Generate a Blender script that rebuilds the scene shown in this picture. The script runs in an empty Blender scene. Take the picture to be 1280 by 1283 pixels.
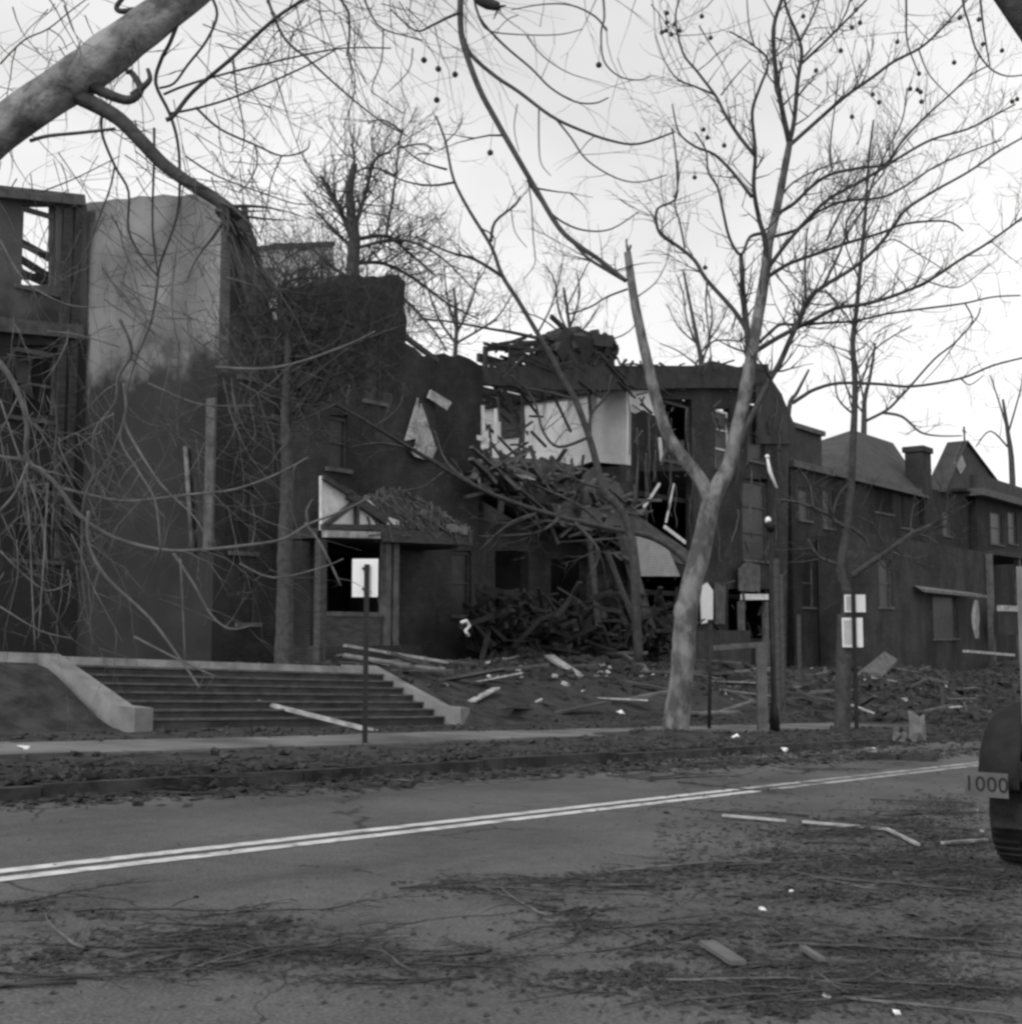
import bpy, math, random
from mathutils import Vector, Matrix, noise
from mathutils.geometry import tessellate_polygon
random.seed(7)
R = random.Random(11)
C = bpy.context.scene.collection
SC = bpy.context.scene

# ------------------------------------------------------------------ camera, sky, sun
FP = 1545.0                       # focal length in pixels of the 1280-wide photograph
CAMH = 1.15
PITCH = math.atan(148.5 / FP)
cd = bpy.data.cameras.new('camera'); cam = bpy.data.objects.new('camera', cd); C.objects.link(cam)
cam.location = (0, 0, CAMH); cam.rotation_euler = (math.pi/2 + PITCH, 0, 0)
cd.sensor_fit = 'HORIZONTAL'; cd.sensor_width = 36; cd.lens = 36 * FP / 1280
cd.clip_start = .05; cd.clip_end = 5000
SC.camera = cam
SUN_EL = math.radians(38); SUN_AZ = math.radians(212)      # compass-like, clockwise from +Y
w = bpy.data.worlds.new("World"); SC.world = w; w.use_nodes = True
nt = w.node_tree; nt.nodes.clear()
def N_(t, tree=None, **k):
    n = (tree or nt).nodes.new(t)
    for a, b in k.items(): setattr(n, a, b)
    return n
sky = N_('ShaderNodeTexSky', sky_type='NISHITA', sun_disc=False, sun_elevation=SUN_EL, sun_rotation=SUN_AZ)
sky.air_density = 1.6; sky.dust_density = 6
bw = N_('ShaderNodeRGBToBW'); nt.links.new(sky.outputs[0], bw.inputs[0])
tc = N_('ShaderNodeTexCoord'); mp = N_('ShaderNodeMapping'); mp.inputs['Scale'].default_value = (1.2, 1.2, 3.0)
nt.links.new(tc.outputs['Generated'], mp.inputs[0])
nz = N_('ShaderNodeTexNoise'); nz.inputs['Scale'].default_value = 1.3; nz.inputs['Detail'].default_value = 4; nz.inputs['Roughness'].default_value = .55
nt.links.new(mp.outputs[0], nz.inputs['Vector'])
cr = N_('ShaderNodeMapRange'); cr.inputs[1].default_value = .35; cr.inputs[2].default_value = .68; cr.inputs[3].default_value = 6.0; cr.inputs[4].default_value = 9.0
nt.links.new(nz.outputs['Fac'], cr.inputs[0])
mx = N_('ShaderNodeMix', data_type='FLOAT'); mx.inputs[0].default_value = .72          # high thin overcast over the clear-sky brightness
nt.links.new(bw.outputs[0], mx.inputs[2]); nt.links.new(cr.outputs[0], mx.inputs[3])
def M2(op, a, b):
    n = N_('ShaderNodeMath', operation=op)
    for i, q in enumerate((a, b)):
        if isinstance(q, (int, float)): n.inputs[i].default_value = q
        else: nt.links.new(q, n.inputs[i])
    return n.outputs[0]
sx = N_('ShaderNodeSeparateXYZ'); nt.links.new(tc.outputs['Generated'], sx.inputs[0])
g1 = M2('MULTIPLY', M2('MULTIPLY', sx.outputs[0], sx.outputs[0]), .42)
g2 = M2('MULTIPLY', M2('SUBTRACT', .4, sx.outputs[2]), .42)
fac = M2('ADD', M2('ADD', M2('MINIMUM', g1, .3), g2), .87)
bg = N_('ShaderNodeBackground'); bg.inputs[1].default_value = .141
nt.links.new(M2('MULTIPLY', mx.outputs[0], fac), bg.inputs[0])
wo = N_('ShaderNodeOutputWorld'); nt.links.new(bg.outputs[0], wo.inputs[0])
sd = bpy.data.lights.new('sun', 'SUN'); sd.energy = 1.25; sd.angle = math.radians(14); sd.color = (1, 1, 1)
sun = bpy.data.objects.new('sun', sd); C.objects.link(sun)
tos = Vector((math.sin(SUN_AZ)*math.cos(SUN_EL), math.cos(SUN_AZ)*math.cos(SUN_EL), math.sin(SUN_EL)))
sun.rotation_euler = tos.to_track_quat('Z', 'Y').to_euler(); sun.location = (-20, -20, 30)
SC.view_settings.view_transform = 'Standard'; SC.view_settings.look = 'None'
SC.view_settings.exposure = .12; SC.view_settings.gamma = 1
try:
    SC.cycles.filter_width = 2.8
    SC.cycles.max_bounces = 5; SC.cycles.diffuse_bounces = 3
    SC.cycles.use_denoising = True
except Exception: pass

# ------------------------------------------------------------------ frames of reference
VX, VY, VZ = (1850-640)/FP, 0, 0
def ray(u, v):
    a = (u-640)/FP; b = -(v-641.5)/FP; c, s = math.cos(PITCH), math.sin(PITCH)
    return Vector((a, c - b*s, s + b*c))
_r = ray(1850, 886); _h = math.hypot(_r.x, _r.y)
DX, DY, SL = _r.x/_h, _r.y/_h, _r.z/_h           # street direction and its fall
def st(x, y): return DX*x + DY*y, -DY*x + DX*y    # world xy -> street (along, across)
def xy(s, n): return DX*s - DY*n, DY*s + DX*n
def smooth(a, b, t):
    t = min(1, max(0, (t-a)/(b-a))); return t*t*(3-2*t)
MOUNDS = []
def E(s, n, rough=True):                          # height of the ground above the street's own slope
    if n < 9.85: return 0.0
    e = .13
    if s < 12.1:  e += 1.02*smooth(17.0, 19.8, n)
    elif s < 20.45: e += max(0, 1.0*min(1, (n-17.9)/2.4)) if n > 17.9 else 0
    else: e += 1.15*smooth(15.6, 20.2, n)
    if n > 20.3 and 11 < s < 21: e = max(e, 1.2)
    if n > 20.0: e += .85*smooth(34, 60, s)*smooth(20, 26, n)
    for (ms, mn, rs, rn, h) in MOUNDS:
        q = ((s-ms)/rs)**2 + ((n-mn)/rn)**2
        if q < 4: e += h*math.exp(-q*1.4)
    if rough and n > 9.9 and not (12.5 < n < 14.7):
        e += .05*noise.noise(Vector((s*.9, n*.9, 0))) + .03*noise.noise(Vector((s*2.7, n*2.7, 4)))
    return e
def Z(s, n, rough=True): return SL*s + E(s, n, rough)
def W(s, n, z=None, up=0):
    x, y = xy(s, n)
    return Vector((x, y, (Z(s, n) if z is None else z) + up))
def PY(u, v, Y): 
    r = ray(u, v); t = Y/r.y; return Vector((r.x*t, Y, CAMH + r.z*t))
def PG(u, v, off=0.0):
    r = ray(u, v); t = (CAMH-off)/(SL*(DX*r.x+DY*r.y) - r.z); return Vector((r.x*t, r.y*t, CAMH + r.z*t))
def PN(u, v, n):                                   # pixel on the upright plane "across = n": (along, height)
    r = ray(u, v); t = n/(-DY*r.x+DX*r.y); return DX*r.x*t + DY*r.y*t, CAMH + r.z*t
def PS(u, v, s):                                   # pixel on the upright plane "along = s": (across, height)
    r = ray(u, v); t = s/(DX*r.x+DY*r.y); return -DY*r.x*t + DX*r.y*t, CAMH + r.z*t
def pg_n(u, n):                                    # ground point at image column u and across = n
    s, _ = PN(u, 800, n); return s

# ------------------------------------------------------------------ materials (the place is seen in black and white)
MATS = {}
def mat(name, lo, hi=None, scale=3.0, rough=.9, bump=.3, bscale=None, detail=6, coords='Object', stretch=(1, 1, 1), spec=.25, extra=None, metal=0, contrast=(.35, .65)):
    if name in MATS: return MATS[name]
    hi = hi if hi is not None else lo*1.5
    m = bpy.data.materials.new(name); m.use_nodes = True; t = m.node_tree; t.nodes.clear()
    g = lambda ty, **k: N_(ty, t, **k)
    L = t.links.new
    tc = g('ShaderNodeTexCoord'); mp = g('ShaderNodeMapping'); mp.inputs['Scale'].default_value = stretch
    L(tc.outputs[coords], mp.inputs[0])
    nz = g('ShaderNodeTexNoise'); nz.inputs['Scale'].default_value = scale; nz.inputs['Detail'].default_value = detail; nz.inputs['Roughness'].default_value = .62
    L(mp.outputs[0], nz.inputs['Vector'])
    mr = g('ShaderNodeMapRange'); mr.inputs[1].default_value, mr.inputs[2].default_value = contrast; mr.inputs[3].default_value = lo; mr.inputs[4].default_value = hi
    L(nz.outputs['Fac'], mr.inputs[0])
    val = mr.outputs[0]
    if extra: val = extra(t, g, L, mp, val)
    b = g('ShaderNodeBsdfPrincipled'); b.inputs['Roughness'].default_value = rough; b.inputs['Metallic'].default_value = metal
    b.inputs['Specular IOR Level'].default_value = spec
    L(val, b.inputs['Base Color'])
    if bump:
        n2 = g('ShaderNodeTexNoise'); n2.inputs['Scale'].default_value = bscale or scale*6; n2.inputs['Detail'].default_value = 5
        L(mp.outputs[0], n2.inputs['Vector'])
        bp = g('ShaderNodeBump'); bp.inputs['Strength'].default_value = bump; bp.inputs['Distance'].default_value = .03
        L(n2.outputs['Fac'], bp.inputs['Height']); L(bp.outputs[0], b.inputs['Normal'])
    o = g('ShaderNodeOutputMaterial'); L(b.outputs[0], o.inputs[0])
    MATS[name] = m; return m
def ex_brick(bw_=.24, rh=.085, mortar=1.2, amount=.45):
    def f(t, g, L, mp, val):
        tc = g('ShaderNodeTexCoord')
        br = g('ShaderNodeTexBrick'); br.inputs['Scale'].default_value = 1; br.inputs['Brick Width'].default_value = bw_; br.inputs['Row Height'].default_value = rh
        br.inputs['Mortar Size'].default_value = .008; br.inputs['Color1'].default_value = (.8, .8, .8, 1); br.inputs['Color2'].default_value = (1.1, 1.1, 1.1, 1); br.inputs['Mortar'].default_value = (mortar,)*3 + (1,)
        L(tc.outputs['UV'], br.inputs['Vector'])
        b2 = g('ShaderNodeRGBToBW'); L(br.outputs['Color'], b2.inputs[0])
        m = g('ShaderNodeMath', operation='MULTIPLY'); L(val, m.inputs[0]); L(b2.outputs[0], m.inputs[1])
        return m.outputs[0]
    return f
def ex_stain(scale=.5, dark=.35, lo=.5, hi=.6, stretch=(1, 1, 1), coords='UV'):
    def f(t, g, L, mp, val):
        tc = g('ShaderNodeTexCoord'); m2 = g('ShaderNodeMapping'); m2.inputs['Scale'].default_value = stretch; L(tc.outputs[coords], m2.inputs[0])
        n = g('ShaderNodeTexNoise'); n.inputs['Scale'].default_value = scale; n.inputs['Detail'].default_value = 7; n.inputs['Roughness'].default_value = .65
        L(m2.outputs[0], n.inputs['Vector'])
        mr = g('ShaderNodeMapRange'); mr.inputs[1].default_value = lo; mr.inputs[2].default_value = hi; mr.inputs[3].default_value = 1; mr.inputs[4].default_value = dark
        L(n.outputs['Fac'], mr.inputs[0])
        m = g('ShaderNodeMath', operation='MULTIPLY'); L(val, m.inputs[0]); L(mr.outputs[0], m.inputs[1])
        return m.outputs[0]
    return f
def ex_asph(t, g, L, mp, val):
    tc = g('ShaderNodeTexCoord')
    def mul(a, b):
        m = g('ShaderNodeMath', operation='MULTIPLY'); L(a, m.inputs[0]); L(b, m.inputs[1]); return m.outputs[0]
    def mr(src, a, b, c, d):
        n = g('ShaderNodeMapRange'); n.inputs[1].default_value = a; n.inputs[2].default_value = b; n.inputs[3].default_value = c; n.inputs[4].default_value = d; L(src, n.inputs[0]); return n.outputs[0]
    n1 = g('ShaderNodeTexNoise'); n1.inputs['Scale'].default_value = 55; n1.inputs['Detail'].default_value = 3; L(tc.outputs['UV'], n1.inputs['Vector'])
    v = mul(val, mr(n1.outputs['Fac'], .35, .65, .72, 1.28))
    n2 = g('ShaderNodeTexNoise'); n2.inputs['Scale'].default_value = 9; n2.inputs['Detail'].default_value = 6; n2.inputs['Roughness'].default_value = .75; L(tc.outputs['UV'], n2.inputs['Vector'])
    v = mul(v, mr(n2.outputs['Fac'], .38, .62, .86, 1.12))
    m2 = g('ShaderNodeMapping'); m2.inputs['Scale'].default_value = (.25, 1.3, 1); L(tc.outputs['UV'], m2.inputs[0])
    n3 = g('ShaderNodeTexNoise'); n3.inputs['Scale'].default_value = .8; n3.inputs['Detail'].default_value = 5; L(m2.outputs[0], n3.inputs['Vector'])
    v = mul(v, mr(n3.outputs['Fac'], .5, .66, 1, .72))
    # cracks
    nd = g('ShaderNodeTexNoise'); nd.inputs['Scale'].default_value = 1.6; nd.inputs['Detail'].default_value = 5; L(tc.outputs['UV'], nd.inputs['Vector'])
    vm = g('ShaderNodeVectorMath', operation='MULTIPLY_ADD'); vm.inputs[1].default_value = (.55, .55, .55); L(nd.outputs['Color'], vm.inputs[0]); L(tc.outputs['UV'], vm.inputs[2])
    vo = g('ShaderNodeTexVoronoi', feature='DISTANCE_TO_EDGE'); vo.inputs['Scale'].default_value = .42; L(vm.outputs[0], vo.inputs['Vector'])
    n4 = g('ShaderNodeTexNoise'); n4.inputs['Scale'].default_value = .5; L(tc.outputs['UV'], n4.inputs['Vector'])
    th = mr(n4.outputs['Fac'], .42, .6, .0005, .009)
    dv = g('ShaderNodeMath', operation='DIVIDE'); L(vo.outputs['Distance'], dv.inputs[0]); L(th, dv.inputs[1])
    return mul(v, mr(dv.outputs[0], .6, 1.4, .45, 1))
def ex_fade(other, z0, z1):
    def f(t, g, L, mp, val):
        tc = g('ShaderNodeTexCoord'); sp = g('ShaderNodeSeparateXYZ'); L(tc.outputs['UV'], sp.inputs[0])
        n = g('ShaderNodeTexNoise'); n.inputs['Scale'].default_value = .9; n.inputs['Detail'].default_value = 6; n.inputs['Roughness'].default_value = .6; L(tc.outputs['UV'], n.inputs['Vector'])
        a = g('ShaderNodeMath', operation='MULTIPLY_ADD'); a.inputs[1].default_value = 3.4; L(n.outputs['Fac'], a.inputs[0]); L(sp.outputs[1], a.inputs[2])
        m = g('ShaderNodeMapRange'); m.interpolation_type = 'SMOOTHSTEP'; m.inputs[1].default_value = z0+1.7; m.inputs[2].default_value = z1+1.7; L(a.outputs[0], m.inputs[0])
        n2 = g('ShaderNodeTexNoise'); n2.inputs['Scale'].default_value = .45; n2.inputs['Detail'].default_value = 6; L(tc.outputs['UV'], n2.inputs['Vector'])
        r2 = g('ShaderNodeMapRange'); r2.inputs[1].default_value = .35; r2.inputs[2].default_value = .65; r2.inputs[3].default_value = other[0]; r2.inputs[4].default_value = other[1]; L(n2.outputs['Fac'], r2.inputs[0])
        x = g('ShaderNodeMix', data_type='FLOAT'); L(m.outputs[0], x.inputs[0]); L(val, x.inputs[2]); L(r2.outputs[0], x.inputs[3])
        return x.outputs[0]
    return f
def ex_soot(bw_=.24, rh=.085):
    fb = ex_brick(bw_, rh, 1.35); fs = ex_stain(.33, .5, .45, .62, (1, .45, 1)); f2 = ex_stain(1.7, 1.6, .56, .7)
    return lambda t, g, L, mp, val: f2(t, g, L, mp, fs(t, g, L, mp, fb(t, g, L, mp, val)))
def ex_lines(scale=6, dark=.6, axis='y'):
    def f(t, g, L, mp, val):
        tc = g('ShaderNodeTexCoord')
        wv = g('ShaderNodeTexWave', wave_type='BANDS', bands_direction='Y' if axis == 'y' else 'X', wave_profile='SAW'); wv.inputs['Scale'].default_value = scale; wv.inputs['Distortion'].default_value = 0
        L(tc.outputs['UV'], wv.inputs['Vector'])
        mr = g('ShaderNodeMapRange'); mr.inputs[1].default_value = .0; mr.inputs[2].default_value = .3; mr.inputs[3].default_value = dark; mr.inputs[4].default_value = 1
        L(wv.outputs['Fac'], mr.inputs[0])
        m = g('ShaderNodeMath', operation='MULTIPLY'); L(val, m.inputs[0]); L(mr.outputs[0], m.inputs[1])
        return m.outputs[0]
    return f
M_asph = mat('asphalt', .082, .125, .6, .92, .5, 60, 9, stretch=(1, 1, 1), extra=ex_asph)
M_line = mat('worn_road_paint', .42, .66, 7, .8, .15, contrast=(.3, .6), extra=ex_stain(3.2, .35, .5, .64))
M_conc = mat('concrete', .17, .27, 1.2, .9, .3, extra=ex_stain(.8, .6, .48, .65))
M_walk = mat('pavement_concrete', .12, .2, .9, .9, .3, extra=ex_stain(.5, .5, .45, .62))
M_stone = mat('pale_coping_stone', .22, .42, 1.6, .85, .3, extra=ex_stain(1.2, .55, .5, .68))
M_step = mat('stone_step', .05, .09, 1.5, .9, .3, extra=ex_stain(.9, .5, .45, .65))
M_dirt = mat('dirt', .02, .052, 2.2, 1, .9, 9, 10, contrast=(.38, .62))
M_brick = mat('dark_brick', .026, .044, .5, .95, .35, 14, extra=ex_soot())
M_brick2 = mat('brown_brick', .032, .056, .7, .95, .35, 14, extra=ex_soot())
M_brick3 = mat('far_brick', .024, .044, .5, .95, .3, 14, extra=ex_soot())
M_plast = mat('grey_plaster', .2, .28, .8, .95, .3, 5, extra=ex_stain(.42, .45, .5, .62))
M_pale = mat('pale_plaster', .62, .78, 1.2, .9, .15, 5, extra=ex_stain(.6, .78, .52, .7))
M_white = mat('white_paint', .6, .8, 4, .6, .1, extra=ex_stain(2.5, .65, .55, .7))
M_wood = mat('dark_timber', .045, .09, 3, .9, .4, stretch=(1, 1, 4))
M_plank = mat('bare_plank', .09, .2, 4, .85, .3)
M_plankp = mat('painted_plank', .24, .5, 4, .75, .2, extra=ex_stain(3, .5, .5, .65))
M_trim = mat('weathered_trim', .07, .14, 3, .85, .3)
M_roof = mat('slate_roof', .035, .06, 1.5, .8, .3, extra=ex_lines(2.2, .7))
M_roofl = mat('asphalt_shingle', .045, .075, 1.5, .85, .3, extra=ex_lines(2.2, .75))
M_tar = mat('tar_roof', .03, .055, 2, .9, .4)
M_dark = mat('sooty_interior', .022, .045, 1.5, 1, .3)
M_siding = mat('pale_siding', .3, .4, 2, .8, .1, extra=ex_lines(3.0, .55))
M_metal = mat('dark_metal', .008, .022, 5, .6, .15, spec=.3)
M_sign = mat('white_sign_face', .75, .85, 2, .5, .02)
M_signg = mat('grey_sign_face', .42, .55, 3, .5, .05)
M_glass = mat('dusty_glass', .018, .038, 3, .45, 0, spec=.3)
M_bark1 = mat('dappled_bark', .075, .2, 3.6, .95, .8, 14, 4, contrast=(.42, .6), stretch=(1, 1, .55))
M_bark0 = mat('mottled_limb_bark', .1, .3, 4.2, .95, .9, 16, 5, contrast=(.4, .62), stretch=(1, 1, 1))
M_bark2 = mat('dark_bark', .04, .08, 6, .95, .6, 20)
M_barkl = mat('lit_grey_twig_bark', .075, .15, 8, .95, .2)  # grey bark with the lit look of the hanging twigs put into its colour
M_bark3 = mat('mid_bark', .045, .09, 6, .95, .6, 20)
M_ball = mat('seed_ball', .04, .07, 20, 1, .5)
M_litter = mat('leaf_litter', .02, .07, 9, 1, .3)
M_rub = mat('broken_masonry', .022, .062, 3, .95, .5)
M_clump = mat('wet_leaves', .022, .06, 5)
M_wreck = mat('sooty_lumber', .018, .045, 2)
M_patch = mat('dirty_plaster', .07, .13, 1.5)
M_kerb = mat('kerb_stone', .04, .08, 2, extra=ex_stain(1.4, .4, .45, .6))
M_line2 = mat('worn_out_road_paint', .27, .46, 6, .8, .15, extra=ex_stain(2.5, .35, .48, .62))
M_heap = mat('heaped_lumber', .06, .14, 1.2)
M_rubl = mat('plaster_lumps', .25, .5, 5, .95, .4)
M_car = mat('dull_truck_paint', .008, .022, 6, .75, .2, spec=.2)
M_carl = mat('pale_truck_trim', .1, .17, 4, .55, .1, spec=.5)
M_tyre = mat('tyre_rubber', .015, .03, 8, .8, .3)
M_plate = mat('plate_face', .07, .14, 3, .5, 0)
M_lamp = mat('milk_glass', .8, .85, 3, .3, 0, spec=.5)
M_cloth = mat('pale_cloth', .2, .34, 3, .95, .3)

# ------------------------------------------------------------------ mesh collection
ORIG = {}
class MB:
    def __init__(self): self.v = []; self.f = []; self.sm = []
    def add(self, vs, fs, smooth=False):
        b = len(self.v); self.v.extend(vs)
        for f in fs: self.f.append(tuple(b+i for i in f)); self.sm.append(smooth)
        return self
    def box(self, c, half, rot=None):
        c = Vector(c); vs = []
        for sx in (-1, 1):
            for sy in (-1, 1):
                for sz in (-1, 1):
                    p = Vector((sx*half[0], sy*half[1], sz*half[2]))
                    if rot is not None: p = rot @ p
                    vs.append(c+p)
        return self.add(vs, [(0, 1, 3, 2), (4, 6, 7, 5), (0, 4, 5, 1), (2, 3, 7, 6), (0, 2, 6, 4), (1, 5, 7, 3)])
    def sbox(self, s0, s1, n0, n1, z0, z1):           # box in street axes
        vs = [Vector((*xy(s, n), z)) for s in (s0, s1) for n in (n0, n1) for z in (z0, z1)]
        return self.add(vs, [(0, 1, 3, 2), (4, 6, 7, 5), (0, 4, 5, 1), (2, 3, 7, 6), (0, 2, 6, 4), (1, 5, 7, 3)])
    def beam(self, p, q, w, h=None, up=(0, 0, 1)):
        p = Vector(p); q = Vector(q); h = h or w; d = (q-p)
        L = d.length
        if L < 1e-5: return self
        d.normalize(); up = Vector(up)
        if abs(d.dot(up)) > .98: up = Vector((DX, DY, 0))
        x = d.cross(up).normalized(); z = x.cross(d).normalized()
        rot = Matrix((x, d, z)).transposed()
        return self.box((p+q)/2, (w/2, L/2, h/2), rot)
    def tube(self, pts, rad, sides=6, cap=True, wob=0):
        n = len(pts)
        if n < 2: return self
        vs = []; prev = None
        for i, p in enumerate(pts):
            a = pts[max(0, i-1)]; b = pts[min(n-1, i+1)]; d = (b-a)
            if d.length < 1e-7: d = Vector((0, 0, 1))
            d.normalize()
            if prev is None:
                x = d.orthogonal().normalized()
            else:
                x = prev - d*prev.dot(d)
                x = x.normalized() if x.length > 1e-6 else d.orthogonal().normalized()
            prev = x; y = d.cross(x); r = rad[i]
            for k in range(sides):
                a_ = 2*math.pi*k/sides
                rr = r*(1 + (wob*noise.noise(p*2.3 + Vector((k*1.7, i*.13, 0))) if wob else 0))
                vs.append(p + x*(math.cos(a_)*rr) + y*(math.sin(a_)*rr))
        fs = []
        for i in range(n-1):
            for k in range(sides):
                k2 = (k+1) % sides
                fs.append((i*sides+k, i*sides+k2, (i+1)*sides+k2, (i+1)*sides+k))
        if cap:
            fs.append(tuple(range(sides))[::-1]); fs.append(tuple((n-1)*sides+k for k in range(sides)))
        return self.add(vs, fs, True)
    def ball(self, c, r, seg=8, rings=5, squash=1):
        vs = [Vector(c)+Vector((0, 0, r*squash))]
        for i in range(1, rings):
            t = math.pi*i/rings
            for k in range(seg):
                a = 2*math.pi*k/seg
                vs.append(Vector(c)+Vector((r*math.sin(t)*math.cos(a), r*math.sin(t)*math.sin(a), r*squash*math.cos(t))))
        vs.append(Vector(c)-Vector((0, 0, r*squash)))
        fs = [(0, 1+k, 1+(k+1) % seg) for k in range(seg)]
        for i in range(rings-2):
            for k in range(seg):
                a = 1+i*seg+k; b = 1+i*seg+(k+1) % seg
                fs.append((a, a+seg, b+seg, b))
        l = len(vs)-1; o = 1+(rings-2)*seg
        fs += [(l, o+(k+1) % seg, o+k) for k in range(seg)]
        return self.add(vs, fs, True)
    def poly(self, outer, holes, fn, t0, t1):
        """flat slab: outline and holes in plane coordinates (a, z); fn(a, z, depth) -> point; depth runs t0..t1"""
        loops = [list(outer)] + [list(h) for h in holes]
        flat = [p for l in loops for p in l]
        tris = tessellate_polygon([[Vector((a, z, 0)) for a, z in l] for l in loops])
        n = len(flat)
        vs = [fn(a, z, t0) for a, z in flat] + [fn(a, z, t1) for a, z in flat]
        fs = []
        for t in tris:
            fs.append(tuple(t)); fs.append(tuple(i+n for i in reversed(t)))
        b = 0
        for l in loops:
            m = len(l)
            for i in range(m):
                j = (i+1) % m; fs.append((b+i, b+j, b+j+n, b+i+n))
            b += m
        return self.add(vs, fs)
    def build(self, name, m, parent=None, origin=None):
        if parent is not None: org = ORIG[parent.name]
        elif origin is not None: org = Vector(origin)
        else:
            zs = min(v.z for v in self.v); org = Vector((sum(v.x for v in self.v)/len(self.v), sum(v.y for v in self.v)/len(self.v), zs))
        me = bpy.data.meshes.new(name)
        me.from_pydata([tuple(v-org) for v in self.v], [], self.f)
        me.polygons.foreach_set('use_smooth', self.sm)
        if len(self.f) < 30000 and not all(self.sm):
            uv = me.uv_layers.new(name='UVMap')
            up = Vector((0, 0, 1)); ds = Vector((DX, DY, 0)); dn = Vector((-DY, DX, 0))
            for p in me.polygons:
                nn = p.normal; a, b, c = abs(nn.dot(ds)), abs(nn.dot(dn)), abs(nn.z)
                for li in p.loop_indices:
                    q = self.v[me.loops[li].vertex_index]
                    s, n = st(q.x, q.y)
                    uv.data[li].uv = (s, n) if c >= a and c >= b else ((s, q.z) if b >= a else (n, q.z))
        me.update()
        me.materials.append(m if not isinstance(m, str) else MATS[m])
        o = bpy.data.objects.new(name, me); C.objects.link(o)
        if parent is not None: o.parent = parent
        else: o.location = org
        ORIG[o.name] = org
        return o
def tag(o, label, cat, group=None):
    o['label'] = label; o['category'] = cat
    if group: o['group'] = group
    return o
def thing(name, loc, label, cat, group=None):
    o = bpy.data.objects.new(name, None); C.objects.link(o); o.location = loc; o.empty_display_size = .3
    ORIG[o.name] = Vector(loc); return tag(o, label, cat, group)
def kind(o, k): o['kind'] = k; return o
def copy_thing(src, loc, rot, label=None, scale=None):
    c = src.copy(); C.objects.link(c); c.location = loc; c.rotation_euler = rot
    if scale: c.scale = (scale,)*3
    if label: c['label'] = label
    for ch in src.children:
        d = ch.copy(); C.objects.link(d); d.parent = c
    return c

# wall slabs: fn for plane n = const (facade) and s = const (side wall)
def fN(n): return lambda a, z, t: Vector((*xy(a, n+t), z))
def fS(s): return lambda a, z, t: Vector((*xy(s+t, a), z))
def rectp(u0, v0, u1, v1): return [(u0, v0), (u1, v0), (u1, v1), (u0, v1)]
def wallN(name, m, parent, n, outer, holes=(), th=.35):
    return MB().poly([PN(u, v, n) for u, v in outer], [[PN(u, v, n) for u, v in h] for h in holes], fN(n), 0, th).build(name, m, parent)
def wallS(name, m, parent, s, outer, holes=(), th=.3):
    return MB().poly([PS(u, v, s) for u, v in outer], [[PS(u, v, s) for u, v in h] for h in holes], fS(s), 0, th).build(name, m, parent)
def windowN(parent, n, u0, v0, u1, v1, mf, glass=True, bars=1, name='window', fw=.09, proud=.04):
    """a window on a facade, corners from the photograph: frame with sill and, where not blown out, a pane"""
    a0, zt = PN(u0, v0, n); a1, zt2 = PN(u1, v1, n); _, zb = PN(u0, v1, n)
    zt, zb = max(zt, zb), min(zt, zb)
    d = n+.12
    f = MB()
    f.sbox(a0-.01, a0+fw, d-proud, d+.06, zb, zt); f.sbox(a1-fw, a1+.01, d-proud, d+.06, zb, zt)
    f.sbox(a0+fw, a1-fw, d-proud, d+.06, zt-fw, zt+.01)
    for k in range(bars):
        zz = zb+(zt-zb)*(k+1)/(bars+1); f.sbox(a0+fw, a1-fw, d-proud+.01, d+.05, zz-.035, zz+.035)
    fr = f.build(name, mf, parent)
    MB().sbox(a0-.12, a1+.12, n-.09, n+.16, zb-.12, zb-.003).build('sill', M_trim, fr)
    if glass: MB().sbox(a0+fw, a1-fw, d+.02, d+.03, zb, zt-fw).build('pane', M_glass, fr)
    return fr

# ------------------------------------------------------------------ the setting: ground sheets
MOUNDS += [(36.5, 24.6, 3.2, .9, 1.3), (31.5, 24.2, 1.6, .8, .6), (33, 22.4, 3.6, 2.2, .45), (27.5, 21.8, 3.0, 1.3, .2), (41, 22.5, 4.5, 2.2, .55), (47, 18.6, 5, 2.2, .35), (55, 20.5, 6, 2.6, .7), (66, 20, 8, 3, .7), (20.8, 12.3, 1.6, 1.2, .12), (80, 21, 9, 4, 1.6), (44, 13.8, 8, 1.3, .25)]
def sheet(name, ss, nn, m, up=0, rough=True, zf=None):
    vs = []; fs = []
    for s in ss:
        for n in nn:
            x, y = xy(s, n); vs.append(Vector((x, y, (zf(s, n) if zf else Z(s, n, rough))+up)))
    k = len(nn)
    for i in range(len(ss)-1):
        for j in range(k-1): fs.append((i*k+j, (i+1)*k+j, (i+1)*k+j+1, i*k+j+1))
    b = MB(); b.add(vs, fs, True)
    o = b.build(name, m, None, (0, 0, 0))
    me = o.data
    if not me.uv_layers:
        uv = me.uv_layers.new(name='UVMap')
        for p in me.polygons:
            for li in p.loop_indices:
                q = b.v[me.loops[li].vertex_index]; uv.data[li].uv = st(q.x, q.y)
    return kind(o, 'structure')
def lin(a, b, n): return [a+(b-a)*i/(n-1) for i in range(n)]
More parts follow.
